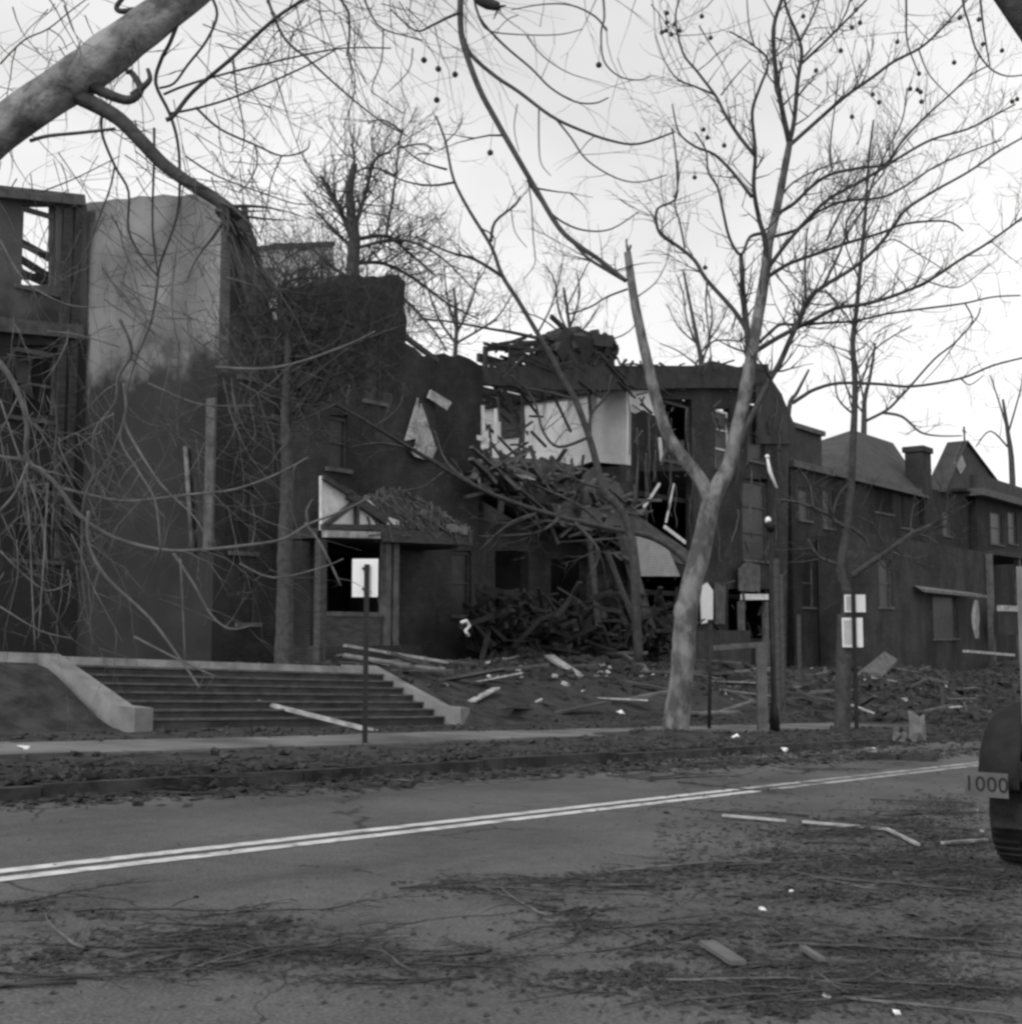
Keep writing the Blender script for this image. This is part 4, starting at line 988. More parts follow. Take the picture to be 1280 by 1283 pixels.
# --- dark trunk in front of the brick ruin
sT, _ = PN(357, 800, 21.3); b0 = W(sT, 21.3); T = Tree(b0.y, 3)
tree3 = thing('broken_street_tree', b0, 'straight thick trunk standing close before the brick ruin, crown torn into brush', 'tree')
tb = MB(); P, r = T.trace([(356, 845), (356, 822), (357, 760), (357, 680), (360, 600), (358, 520), (362, 450), (360, 400), (356, 352)], 13, 3.5, 0); tb.tube(P, r, 12, True, .15); tb.build('trunk', M_bark2, tree3)
for pts, r0, r1 in (([(360, 470), (380, 440), (400, 400), (415, 370)], 3, 1.2), ([(360, 430), (340, 400), (325, 360)], 3, 1), ([(361, 500), (330, 480), (300, 440), (280, 400)], 3, 1), ([(360, 540), (400, 500), (450, 470), (500, 455)], 3, 1), ([(359, 420), (370, 390), (376, 350)], 2, 1), ([(360, 560), (320, 540), (290, 510)], 2.5, 1),
   ([(360, 480), (420, 470), (470, 430), (490, 400)], 2, 1), ([(358, 400), (352, 370), (360, 340)], 3, 1.5), ([(362, 450), (420, 430), (440, 385)], 2, 1)):
    P, r = T.trace(pts, r0, r1, .5); b = MB(); b.tube(P, r, 5); dress(b, P, r, rr, 9, 1.6, 2, .3, .05, .1, .5, 3, .008, .9); b.build('branch', M_bark3, tree3)

rb = random.Random(12)
for i in range(30):
    v0 = rb.uniform(360, 540); a_ = rb.uniform(0, 6.28); tx, ty = 405+130*math.cos(a_)*rb.uniform(.5, 1), 405+95*math.sin(a_)*rb.uniform(.4, 1)
    P, r = T.trace([(359, v0), ((359+tx)/2+rb.uniform(-25, 25), (v0+ty)/2+rb.uniform(-30, 10)), (tx, ty)], 2.2, .8, .5, Y=tree3.location.y); b = MB(); b.tube(P, r, 5); dress(b, P, r, rb, 6, 1.3, 2, .25, .05, .2, .5, 3, .007, .9); b.build('branch', M_bark2 if i % 3 else M_bark3, tree3)

# --- leaning tree behind the wrecked house
T = Tree(40, 4)
tree5 = thing('leaning_tree', Vector((PY(786, 820, 40).x, 40, Z(*st(PY(786, 820, 40).x, 40)))), 'dark bare tree leaning left across the pale inner wall', 'tree')
tb = MB(); P, r = T.trace([(800, 830), (796, 760), (793, 690), (780, 642), (757, 617), (747, 580), (737, 545), (720, 500), (705, 475), (690, 445), (676, 422), (650, 378), (629, 345), (615, 308), (588, 264), (568, 224), (558, 177), (546, 145)], 6, 1.3, 0, Ys=[40]*18); tb.tube(P, r, 10, True, .1); tb.build('trunk', M_bark2, tree5)
for pts, r0, r1 in (([(629, 346), (595, 325), (561, 315), (524, 298)], 2.6, 1), ([(615, 303), (620, 278), (645, 257), (652, 245)], 2.4, 1), ([(570, 228), (540, 232), (508, 227), (480, 215)], 1.8, .8), ([(560, 212), (545, 208), (524, 200), (500, 180)], 1.8, .7), ([(676, 424), (640, 416), (615, 412), (558, 402), (521, 400)], 2.6, 1), ([(739, 548), (740, 520), (752, 505), (762, 490), (766, 470)], 2.4, 1.2), ([(672, 420), (690, 385), (700, 350), (704, 330)], 1.5, .7), ([(720, 500), (690, 492), (660, 486)], 2, 1),
    ([(600, 285), (620, 300), (606, 340), (590, 360)], 1.2, .6), ([(556, 180), (575, 160), (580, 140)], 1, .5), ([(737, 548), (700, 560), (680, 540), (668, 500), (640, 470)], 2.2, 1.2), ([(755, 612), (720, 600), (690, 570)], 2, 1)):
    P, r = T.trace(pts, r0, r1, .4); b = MB(); b.tube(P, r, 5); dress(b, P, r, rr, 2.2, 1.5, 2, .5, 0, .25, .5, 3, .009); b.build('branch', M_bark2, tree5)

# --- bushy broken tree behind the brick ruin
T = Tree(46, 5)
tree6 = thing('shattered_tree', Vector((PY(442, 700, 46).x, 46, Z(*st(PY(442, 700, 46).x, 46)))), 'dense shattered dark tree top rising behind the brick ruin', 'tree')
tb = MB(); P, r = T.trace([(440, 800), (440, 600), (440, 420), (441, 351), (444, 300), (440, 272), (438, 235), (444, 205)], 13, 4, 0, Ys=[46]*8); tb.tube(P, r, 9, True, .2); tb.build('trunk', M_bark2, tree6)
for pts, r0, r1 in (([(441, 295), (425, 262), (412, 240), (402, 220)], 4, 2), ([(441, 310), (420, 290), (398, 266)], 3, 1.5), ([(446, 280), (452, 262), (461, 231), (470, 200), (488, 190)], 3.5, 1.5), ([(446, 300), (484, 296), (514, 318), (545, 345)], 3, 1.2), ([(484, 296), (488, 270), (496, 220), (500, 180), (505, 160)], 2, 1), ([(444, 330), (480, 330), (520, 350), (560, 380), (600, 400)], 3, 1), ([(450, 310), (500, 300), (550, 320), (600, 370)], 2.4, .9), ([(446, 285), (440, 240), (444, 200), (440, 180)], 3, 1.2), ([(450, 350), (500, 370), (540, 410), (560, 440)], 2.5, 1), ([(440, 350), (410, 330), (385, 310), (350, 330)], 2.5, 1), ([(440, 370), (400, 350), (370, 350), (340, 365)], 2.5, 1), ([(496, 220), (470, 210), (440, 215)], 1.5, .7), ([(500, 185), (530, 180), (545, 190)], 1.5, .7), ([(504, 165), (480, 150), (460, 155)], 1.5, .7)):
    P, r = T.trace(pts, r0, r1, .5); b = MB(); b.tube(P, r, 5); dress(b, P, r, rr, 6.5, 1.9, 2, .35, .0, .1, .5, 3, .011, .8); b.build('branch', M_bark2, tree6)

# --- trees behind the right-hand roofs
def backtree(label, Y, stem, branches, seed, m=M_bark2, dens=2.0, L=1.8, rm_=.012):
    T = Tree(Y, seed); q = PY(stem[0][0], stem[0][1], Y)
    t = thing('background_tree', Vector((q.x, q.y, Z(*st(q.x, q.y)))), label, 'tree', 'bare trees behind the houses')
    tb = MB(); P, r = T.trace(stem, 5, 1.4, 0); tb.tube(P, r, 7, True); tb.build('trunk', m, t)
    r2_ = random.Random(seed)
    for pts, r0, r1 in branches:
        P, r = T.trace(pts, r0, r1, .4); b = MB(); b.tube(P, r, 5); dress(b, P, r, r2_, dens, L, 2, .6, 0, .1, .5, 3, rm_); b.build('branch', m, t)
backtree('bare tree sending a long branch right from behind the mansard corner', 66, [(982, 820), (984, 600), (988, 512), (998, 492), (1013, 463)],
   [([(992, 505), (1006, 496), (1020, 488), (1050, 480), (1101, 481), (1142, 484), (1203, 474), (1243, 458), (1290, 446)], 2.8, 1.2), ([(1203, 474), (1215, 482), (1232, 470)], 1, .6)], 31, dens=.35, L=1.2)
backtree('bare tree rising over the hipped roof beside the slender tree', 80, [(1079, 800), (1081, 600), (1082, 530), (1083, 500), (1090, 470), (1096, 430)],
   [([(1083, 528), (1110, 514), (1125, 500), (1139, 485), (1170, 450), (1195, 430), (1222, 400), (1228, 385)], 2, .9), ([(1105, 517), (1130, 522), (1152, 541), (1175, 546), (1205, 546)], 2, .8), ([(1083, 520), (1062, 490), (1050, 450), (1040, 430)], 1.5, .7), ([(1083, 510), (1076, 470), (1070, 440)], 1.4, .6)], 32, dens=.9, L=1.6)
backtree('twiggy bare tree behind the flat roof, between trunk forks', 64, [(880, 820), (878, 560), (878, 460), (874, 430), (866, 390), (856, 340)],
   [([(880, 450), (890, 430), (905, 426), (930, 428)], 1.6, .8), ([(876, 440), (860, 400), (856, 370), (848, 345)], 1.4, .7), ([(880, 455), (892, 400), (884, 355)], 1.4, .7), ([(876, 460), (850, 440), (826, 430)], 1.2, .6), ([(872, 430), (850, 410), (835, 380)], 1.2, .6), ([(880, 440), (905, 400), (912, 380)], 1.2, .6)], 33, dens=2.2, L=1.5)
backtree('pale twiggy tree behind the roof wreckage', 70, [(716, 820), (716, 560), (716, 440), (712, 400), (706, 360)],
   [([(714, 420), (700, 390), (694, 350), (680, 330)], 1.6, .7), ([(714, 410), (726, 370), (722, 340)], 1.6, .7), ([(716, 430), (740, 400), (752, 380)], 1.4, .6), ([(716, 430), (680, 400), (650, 390)], 1.4, .6), ([(716, 440), (780, 420), (800, 400)], 1.2, .6)], 34, dens=2.0, L=2.0)
backtree('bare tree behind the low wing of the brick ruin', 62, [(560, 820), (566, 600), (570, 450), (572, 400), (568, 360)],
   [([(571, 430), (550, 400), (535, 360), (520, 330)], 2, .8), ([(571, 420), (590, 380), (600, 340)], 2, .8), ([(571, 430), (620, 400), (640, 370)], 1.8, .7), ([(571, 410), (560, 370), (556, 330)], 1.8, .7)], 35, dens=2.6, L=2.2)
backtree('bare tree at the far right edge behind the gabled house', 120, [(1270, 800), (1268, 600), (1262, 540), (1256, 500)],
   [([(1262, 560), (1240, 540), (1222, 560)], 1.4, .7), ([(1262, 540), (1250, 500), (1240, 470)], 1.4, .7), ([(1262, 545), (1275, 500), (1282, 470)], 1.4, .7)], 36, dens=.8, L=3, rm_=.018)
backtree('bare tree behind the left ruin, left of the shattered one', 58, [(385, 820), (384, 600), (384, 420), (380, 370)],
   [([(384, 420), (370, 370), (345, 330), (335, 320)], 2, .8), ([(384, 410), (400, 360), (405, 320)], 2, .8), ([(384, 430), (350, 400), (330, 350)], 2, .8), ([(384, 400), (380, 350), (365, 318)], 2, .8), ([(384, 420), (420, 380), (430, 340)], 2, .8)], 37, dens=3.2, L=2)

# --- great overhanging tree, trunk outside the frame on the left
T = Tree(8, 6); tr = Vector((-7.2, 8.6, 0)); tr.z = Z(*st(tr.x, tr.y))
tree0 = thing('overhanging_tree', tr, 'huge near tree reaching in at top left, its long twigs hanging down', 'tree')
tb = MB()
pts = [tr+Vector((0, 0, -.2)), tr+Vector((.05, 0, .6)), tr+Vector((.1, -.05, 2.0)), tr+Vector((.5, -.2, 3.2))]
lim = [(-170, 330, 8.1), (-60, 215, 8.0), (0, 163, 8.0), (60, 121, 8.0), (110, 86, 8.0), (160, 50, 8.05), (215, 8, 8.1), (290, -60, 8.2), (400, -150, 8.3), (560, -250, 8.4), (760, -330, 8.6), (980, -360, 9)]
P = pts+[PY(u, v, y) for u, v, y in lim]
rad = [.42, .34, .28, .24]+[.17, .155, .148, .142, .138, .135, .13, .12, .13, .11, .09, .06]
P, rad = resample(P, rad, 5)
tb.tube(P, rad, 18, True, .2)
for u, v, y in lim: T.px.append((u, v, y))
tb.build('trunk', M_bark0, tree0)
def br0(pts, r0, r1, m=M_bark2, name='branch', d=None, Y=None, sides=7, **k):
    P, r = T.trace(pts, r0, r1, k.pop('spread', .35), Y=Y); b = MB(); b.tube(P, r, sides, True, .1 if r0 > 5 else 0)
    if d: dress(b, P, r, rr, *d)
    return b.build(name, m, tree0), P
thick, Pt = br0([(92, 118), (120, 132), (150, 150), (176, 176), (202, 204), (235, 228), (269, 249), (300, 272)], 11, 7.5, spread=0.05)
b = MB(); e = Pt[-1]
for k_ in range(18):
    a = e+Vector((R.uniform(-.06, .03), R.uniform(-.06, .06), R.uniform(-.05, .05))); twig(b, a-Vector((.1, 0, -.05)), Vector((R.uniform(.0, .7), R.uniform(-.3, .3), R.uniform(-1.2, .1))), R.uniform(.25, .7), .016, R, 0, 0, .3, 4)
b.build('splintered_end', M_bark3, tree0)
br0([(112, 106), (135, 118), (161, 125), (176, 112), (166, 92), (158, 90)], 8, 3, spread=.1)
br0([(165, 120), (180, 108), (188, 98), (185, 86)], 5, 2.5, spread=.1)
br0([(168, 12), (152, 14), (146, 8), (158, -8)], 4, 3, spread=.1)
V0 = [
 ([(38, 176), (60, 170), (101, 166), (144, 161)], 2.6, 2.0), ([(222, 30), (212, 55), (202, 74), (195, 104), (212, 141), (222, 175), (225, 215), (222, 269), (202, 326), (198, 346)], 2.8, 1.4),
 ([(208, 150), (218, 144), (242, 114), (292, 71), (343, 24), (380, -2), (420, -40)], 3.2, 2), ([(262, -10), (272, 17), (259, 50), (235, 81), (218, 104), (200, 110)], 2, 1.5),
 ([(330, -30), (336, 0), (356, 47), (386, 74), (430, 114), (475, 150), (510, 170)], 2.2, .9), ([(205, 118), (232, 107), (286, 91), (370, 71), (430, 60), (490, 60)], 1.8, .9),
 ([(212, 142), (252, 134), (302, 118), (380, 84), (420, 62)], 1.8, 1), ([(245, 134), (275, 161), (319, 181), (353, 195), (383, 188), (388, 175)], 1.8, .8),
 ([(128, 140), (128, 168), (144, 208), (161, 240), (161, 289), (180, 325), (198, 346)], 2.0, 1.3), ([(144, 206), (138, 235), (125, 270), (114, 302), (106, 335)], 1.4, .8),
 ([(193, 160), (193, 200), (191, 285), (198, 346)], 1.8, 1.2), ([(0, 80), (30, 50), (60, 36), (90, 12), (120, -10)], 1.2, .7), ([(52, 240), (90, 225), (125, 208), (150, 195)], 1.0, .6), ([(60, 35), (76, 46), (84, 62)], .9, .6),
 ([(292, 72), (296, 110), (302, 140), (306, 170), (303, 190)], 1.3, .7), ([(320, 182), (322, 205), (312, 228), (300, 240)], 1.2, .7), ([(353, 195), (340, 225), (334, 260), (325, 300)], 1.0, .6), ([(232, 195), (262, 215), (290, 228), (330, 242), (370, 255), (405, 255)], 1.3, .7),
 ([(419, -10), (436, 15), (437, 55), (434, 70)], 1.8, 1.2), ([(434, 62), (446, 80), (458, 104)], 1.0, .6), ([(436, 70), (444, 95), (443, 120), (430, 160)], 1.0, .6), ([(453, -10), (466, 20), (480, 36), (510, 45), (530, 50)], 1.5, .7), ([(480, 37), (478, 75), (466, 110), (476, 122), (505, 142)], 1.0, .6), ([(517, 60), (512, 88), (486, 115)], .9, .6),
 ([(577, -20), (577, 30), (582, 60), (600, 110), (620, 148), (645, 192), (670, 235), (700, 285), (725, 308), (750, 325), (784, 352)], 4.2, 3.0), 
 ([(578, 40), (590, 68), (620, 95), (650, 115), (690, 145), (725, 162), (765, 176), (800, 180), (845, 165)], 3.0, 1.3),
 ([(592, -20), (600, 20), (630, 55), (665, 85), (690, 110), (720, 127), (745, 129), (762, 122)], 1.8, .9),
 ([(694, 146), (715, 172), (735, 200), (770, 222), (800, 228), (835, 219)], 1.4, .7), ([(660, 225), (680, 255), (700, 275), (730, 288), (765, 287), (800, 265)], 1.8, .8),
 ([(577, 15), (560, 22), (540, 32), (520, 38), (490, 12)], 2.2, 1), ([(754, -20), (757, 20), (753, 40), (756, 75), (775, 95), (800, 100), (815, 95)], 1.6, .7), ([(760, 38), (745, 20), (715, 6), (680, 5), (640, 12)], 1.5, .7), ([(600, 22), (612, 38), (650, 43), (700, 43), (730, 36)], 1.1, .6), ([(675, 135), (675, 180), (678, 205), (690, 220)], 1.1, .5), ([(648, 130), (644, 160), (650, 190)], .8, .5), ([(660, 45), (680, 70), (710, 90), (740, 100)], 1, .5),
 ([(662, 230), (666, 260), (668, 300), (670, 330), (655, 350)], 1, .5), ([(640, 260), (645, 290), (660, 310)], .8, .5)]
for pts, r0, r1 in V0:
    far = pts[0][0] > 560
    br0(pts, r0, r1, d=(1.1 if far else 2.2, .5, 1, 0, .25, .25, .5, 2, .0028, .6))
# lower hanging branches, their lit look against the dark ruins put into a paler bark colour
V1 = [([(-60, 400), (0, 455), (24, 495), (34, 532), (35, 576), (67, 603), (101, 647), (144, 674), (202, 689), (252, 689), (302, 684), (353, 676), (386, 657), (430, 640), (465, 622)], 4.2, 1.2),
 ([(-40, 560), (0, 572), (30, 578), (60, 600)], 3, 2), ([(35, 580), (20, 616), (0, 640), (-20, 660)], 2.2, 1.6), ([(382, 655), (403, 684), (427, 734)], 1.8, 1.2), ([(386, 657), (384, 640), (392, 625)], 1.8, 1),
 ([(80, 612), (111, 620), (161, 628), (235, 620), (295, 613), (349, 593), (386, 573)], 2.4, 1.2), ([(155, 480), (158, 515), (151, 552), (175, 593), (195, 630), (201, 690)], 2.2, 1.2), ([(156, 520), (161, 542), (201, 606), (242, 646), (262, 680)], 2.2, 1),
 ([(150, 400), (165, 440), (148, 472), (144, 505), (118, 542), (118, 593), (104, 633), (104, 734), (118, 812)], 2.4, 1.0), ([(111, 640), (111, 681), (134, 724), (188, 775), (232, 835), (250, 862)], 2.4, 1.5), ([(215, 690), (242, 731), (265, 771), (289, 788), (319, 783)], 2.2, .9),
 ([(226, 700), (228, 740), (232, 828)], 1.5, .9), ([(168, 798), (201, 815), (235, 832), (275, 850)], 1.8, 1), ([(300, 706), (343, 724), (403, 711), (430, 700)], 1.6, .8), ([(30, 600), (37, 657), (40, 734), (44, 815)], 1.8, .9), ([(60, 605), (55, 700), (48, 800)], 1.4, .7),
 ([(0, 500), (20, 560), (50, 640), (60, 720)], 1.5, .8), ([(198, 346), (190, 400), (170, 450), (156, 500)], 2, 1.4), ([(222, 300), (215, 380), (225, 440)], 1.3, .8), ([(270, 460), (330, 462), (380, 452), (440, 430), (470, 415)], 2, 1.1), ([(185, 480), (230, 500), (262, 508), (320, 508)], 1.6, .8), ([(0, 300), (30, 350), (80, 380), (120, 385)], 1.3, .8), ([(60, 415), (100, 420), (150, 435)], 1.3, .8),
 ([(0, 690), (30, 720), (60, 740), (90, 730)], 1.5, .8), ([(0, 760), (50, 790), (90, 800)], 1.2, .7), ([(130, 330), (150, 370), (190, 395), (240, 400)], 1.2, .7)]
for i, (pts, r0, r1) in enumerate(V1):
    br0(pts, r0*.95, r1, m=M_barkl, d=(2.6, .55, 2, .1, .3, .1, .5, 2, .0026, .7), Y=8.3+R.uniform(-.6, .8))
# curtain of fine hanging twigs
for nm, mm, groups in (('hanging_twigs', M_barkl, range(-3, 6)), ('fine_twigs', M_bark3, range(6, 18))):
    b = MB()
    for g_ in groups:
        u0 = R.uniform(-20, 330) if g_ < 13 else R.uniform(330, 820)
        for i in range(17):
            u = u0+R.gauss(0, 45); v = R.uniform(-40, 240) if g_ < 13 else R.uniform(-60, 40)
            if g_ < 7: v = R.uniform(220, 640); u = R.uniform(-10, 330)
            if g_ < 0: v = R.uniform(480, 720); u = R.uniform(-20, 150)
            y = R.uniform(7.6, 9.6); twig(b, PY(u, v, y), Vector((R.gauss(.25, .45), R.gauss(0, .3), R.uniform(-1.2, -.1))), R.uniform(.5, 1.1), R.uniform(.003, .0056), R, 1, .12, .0, 3, 8, 2, .6)
    kind(b.build(nm, mm, tree0), 'stuff')
for (u, v) in ((531, 75), (549, 86), (570, 93), (614, 191), (750, 81), (547, 125)):
    o = MB().ball(PY(u, v, 8.4), .022, 8, 6); pp = o.v[0]; o.tube([pp, pp+Vector((.02, 0, .2))], [.002, .002], 3); o.build('seed_ball', M_ball, tree0)
o = MB(); P, r = resample([PY(590, -30, 8.3), PY(605, 0, 8.3), PY(625, 8, 8.3)], [.06, .05, .03], 3); o.tube(P, r, 7); 
for k_ in range(6): o.tube([P[-1], P[-1]+Vector((R.uniform(-.14, .06), 0, R.uniform(-.1, .02)))], [.012, .004], 4)
o.build('branch', M_bark2, tree0)
# another tree whose limb just crosses the top right corner
tr = Vector((8.6, 9.0, 0)); tr.z = Z(*st(tr.x, tr.y))
tree9 = thing('roadside_tree', tr, 'dark limb of a near tree cutting the top right corner', 'tree')
P, r = resample([tr, tr+Vector((-.1, 0, 2)), PY(1500, 330, 9), PY(1350, 110, 9), PY(1262, -12, 9), PY(1180, -120, 9), PY(1000, -300, 9)], [.3, .26, .2, .14, .12, .1, .05], 4)
MB().tube(P, r, 10, True, .12).build('trunk', M_bark2, tree9)
b = MB(); dress(b, P, r, rr, 1.0, 1.3, 1, 0, .3, .45, .2, 3, .004); b.build('twigs', M_bark2, tree9)
for pts in ([(1200, -80), (1206, 0), (1214, 30), (1222, 60), (1240, 85), (1262, 95), (1290, 92)], [(1225, -40), (1230, 20), (1236, 60), (1240, 82)], [(1130, -120), (1135, 0), (1136, 50), (1150, 90)]):
    T9 = Tree(9, 9); P, r = T9.trace(pts, 1.8, .9, .2); b = MB(); b.tube(P, r, 5); dress(b, P, r, rr, 1.6, .5, 1, 0, .2, .2, .5, 2, .003); b.build('branch', M_bark2, tree9)

# --- long fallen tree lying across the front of the ruins
T = Tree(30, 8); pa = PN(862, 700, 22.5)
Ys = [xy(PN(u, v, n_)[0], n_)[1] for u, v, n_ in ((380, 490, 23.2), (430, 512, 22.9), (520, 565, 22.6), (600, 612, 22.6), (680, 642, 22.6), (760, 662, 22.6), (812, 672, 22.2), (850, 694, 21.6), (866, 722, 21.2), (860, 785, 20.9), (852, 850, 20.6))]
pts = [(380, 490), (430, 512), (520, 565), (600, 612), (680, 642), (760, 662), (812, 672), (850, 694), (866, 722), (860, 785), (852, 850)]
ft = thing('fallen_tree', W(PN(852, 850, 20.6)[0], 20.6), 'long grey toppled tree lying aslant across the front of the ruins', 'tree')
b = MB(); P, r = T.trace(pts[::-1], 5.0, 2.2, 0, Ys=Ys[::-1]); b.tube(P, r, 8, True, .1); b.build('trunk', M_bark3, ft)
for q, r0, r1 in (([(700, 650), (670, 668), (600, 672)], 3, 1), ([(600, 612), (560, 580), (545, 540)], 2.5, 1), ([(520, 565), (480, 555), (440, 560)], 2, 1), ([(760, 662), (720, 630), (650, 600)], 3, 1), ([(680, 642), (640, 655), (600, 690)], 2.5, 1), ([(430, 512), (400, 480), (380, 440)], 2, 1), ([(560, 588), (530, 610), (500, 615)], 2, 1), ([(720, 655), (750, 690), (740, 720)], 2.5, 1), ([(470, 535), (500, 510), (505, 480)], 1.5, .8)):
    P, r = T.trace(q, r0, r1, .3); b = MB(); b.tube(P, r, 5); dress(b, P, r, rr, 3, 1.3, 2, .1, .1, .1, .5, 3, .007, .9); b.build('branch', M_bark3, ft)

# ------------------------------------------------------------------ street furniture
# left sign
p = PG(457, 932, .15); s_, n_ = st(p.x, p.y); b0 = W(s_, n_, None, .0); Yp = b0.y
sg = thing('parking_sign', b0, 'white rectangular sign on a thin dark post before the steps', 'sign')
top = PY(457, 707, Yp)
MB().box((b0.x, Yp, (b0.z+top.z)/2), (.036, .02, (top.z-b0.z)/2)).build('post', M_metal, sg)
a_ = PY(441, 700, Yp); c_ = PY(473, 748, Yp)
MB().box(((a_.x+c_.x)/2, Yp+.035, (a_.z+c_.z)/2), ((c_.x-a_.x)/2, .006, (a_.z-c_.z)/2)).build('sign_panel', M_sign, sg)
b = MB()
for v in (712, 738): q = PY(457, v, Yp); b.box((q.x, Yp+.005, q.z), (.04, .018, .015))
b.build('bracket', M_metal, sg)
# right double sign
p = PG(1068, 922, .15); b0 = Vector((p.x, p.y, p.z)); Yp = tree2.location.y-1.0; xb = PY(1070, 800, Yp)
b0 = Vector((xb.x, Yp, Z(*st(xb.x, Yp))))
sg2 = thing('double_sign', b0, 'stacked pair of white signs on a dark post before the slender tree', 'sign')
tz = PY(1070, 742, Yp).z
MB().box((xb.x, Yp, (b0.z+tz)/2), (.045, .03, (tz-b0.z)/2)).build('post', M_metal, sg2)
for (u0, v0, u1, v1) in ((1058, 745, 1085, 767), (1055, 774, 1082, 811)):
    a_ = PY(u0, v0, Yp); c_ = PY(u1, v1, Yp)
    o = MB(); o.box(((a_.x+c_.x)/2, Yp+.06, (a_.z+c_.z)/2), ((c_.x-a_.x)/2, .008, (a_.z-c_.z)/2)); o.build('sign_panel', M_sign, sg2)
    o = MB(); o.box((a_.x+.28*(c_.x-a_.x), Yp+.05, (a_.z+c_.z)/2), ((c_.x-a_.x)*.2, .0015, (a_.z-c_.z)*.42)); o.build('sign_text_band', M_signg, sg2)
# thin post right of the main tree
p = PG(888, 914, .15); s_, n_ = st(p.x, p.y); b0 = W(s_, n_); t_ = PY(890, 778, b0.y)
o = MB(); o.tube([b0-Vector((0, 0, .1)), t_], [.04, .04], 8); o.box((t_.x, t_.y, t_.z), (.06, .06, .03)); tag(o.build('thin_post', M_metal), 'bare thin dark post just right of the big tree', 'post')
# timber frame post with top rail
p = PG(955, 916, .15); s_, n_ = st(p.x, p.y); b0 = W(s_, n_); yb = b0.y
fr = thing('timber_frame', b0, 'grey squared post with a rail running left from its top', 'frame')
t_ = PY(954, 806, yb); MB().box((b0.x, yb, (b0.z+t_.z)/2-.05), (.11, .09, (t_.z-b0.z)/2+.05)).build('post', M_trim, fr)
a_ = PY(894, 812, yb+.4); MB().beam(a_, t_+Vector((.1, 0, -.02)), .13, .12).build('top_rail', M_trim, fr)
a_ = PY(912, 810, yb+.3); b_ = PY(912, 826, yb+.3)
a_ = PY(938, 845, yb+.1); MB().beam(a_, PY(954, 848, yb+.08), .06, .07).build('bracket', M_trim, fr)
# street lamp with broken globe
p = PG(968, 916, .15); s_, n_ = st(p.x, p.y); b0 = W(s_, n_+.4); yb = b0.y
lp = thing('street_lamp', b0, 'dark street lamp behind the grey post, its globe smashed', 'street lamp')
top = PY(969, 660, yb); o = MB(); x0 = PY(968, 800, yb).x; b0x = Vector((x0, yb, b0.z)); o.tube([b0x, b0x+Vector((0, 0, .5)), b0x+Vector((0, 0, .6)), Vector((x0, yb, top.z))], [.12, .1, .065, .045], 12); o.build('column', M_metal, lp)
o = MB(); q = PY(962, 652, yb); o.ball(q, .075, 10, 7, 1.2); o.build('globe', M_lamp, lp)
o = MB(); o.tube([Vector((x0, yb, top.z-.1)), Vector((x0, yb, top.z+.05)), Vector((x0, yb, top.z+.12))], [.09, .14, .1], 10); o.build('fitting', M_metal, lp)
q0 = PY(961, 572, yb+.4); o = MB(); o.ball(q0, .055, 8, 6); o.tube([q0, PY(964, 590, yb+.4), PY(973, 612, yb+.4)], [.03, .045, .025], 6)
P, r = resample([PY(973, 612, yb+.4), PY(971, 635, yb+.25), Vector((x0, yb, top.z+.08))], [.03, .03, .04], 3)
o.build('torn_reflector', M_sign, lp); MB().tube(P, r, 6).build('bent_arm', M_metal, lp)
# wire fence stubs / thin posts among the ruins at right
for i, (u, v0, v1, n_) in enumerate(((972, 700, 860, 15.5), (978, 720, 870, 17), (1180, 860, 905, 16), (1000, 770, 860, 20))):
    s_, zt_ = PN(u, v0, n_); o = MB(); o.beam(W(s_, n_, None, -.2), W(s_+.03, n_, zt_), .12, .12)
    tag(o.build('charred_post', M_wood), 'charred upright post standing in the right-hand debris', 'post', 'charred posts in the debris')

# ------------------------------------------------------------------ truck at right edge
RT = Matrix(((DY, DX, 0), (-DX, DY, 0), (0, 0, 1)))   # local x = across (away from the far kerb), y = along the street
c0 = PG(1238, 1060, 0); s_, n_ = st(c0.x, c0.y); 
O = Vector((PY(1222, 900, 8.3).x, 8.3, 0)); O.z = SL*st(O.x, O.y)[0]
truck = thing('parked_truck', O, 'old stake-bed truck at right edge, only rear corner and wheel showing', 'truck')
def tl(x, y, z): return O + RT @ Vector((x, y, z))
def tbox(b, x0, x1, y0, y1, z0, z1):
    vs = [tl(x, y, z) for x in (x0, x1) for y in (y0, y1) for z in (z0, z1)]
    return b.add(vs, [(0, 1, 3, 2), (4, 6, 7, 5), (0, 4, 5, 1), (2, 3, 7, 6), (0, 2, 6, 4), (1, 5, 7, 3)])
WY = .42
tbox(MB(), .3, 1.9, .0, 2.4, .62, .8).build('bed', M_car, truck)
b = MB()      # rounded rear fender
vs = []; fs = []; K = 14
for i in range(K+1):
    a = math.pi*(i/K)
    for j in range(8):
        t = j/7*math.pi/2; rr_ = .5-.14*(1-math.cos(t)); x = .3-.3*math.sin(t)
        rr_ = .34+.2*math.cos(t)**.8 if t < 1.57 else .34
        vs.append(tl(x+.0, WY-rr_*1.1*math.cos(a), .56+rr_*math.sin(a)))
for i in range(K):
    for j in range(7): fs.append((i*8+j, i*8+j+1, (i+1)*8+j+1, (i+1)*8+j))
b.add(vs, fs, True); b.add([v+RT @ Vector((.012, 0, -.012)) for v in vs], [f[::-1] for f in fs], True); b.build('rear_fender', M_car, truck)
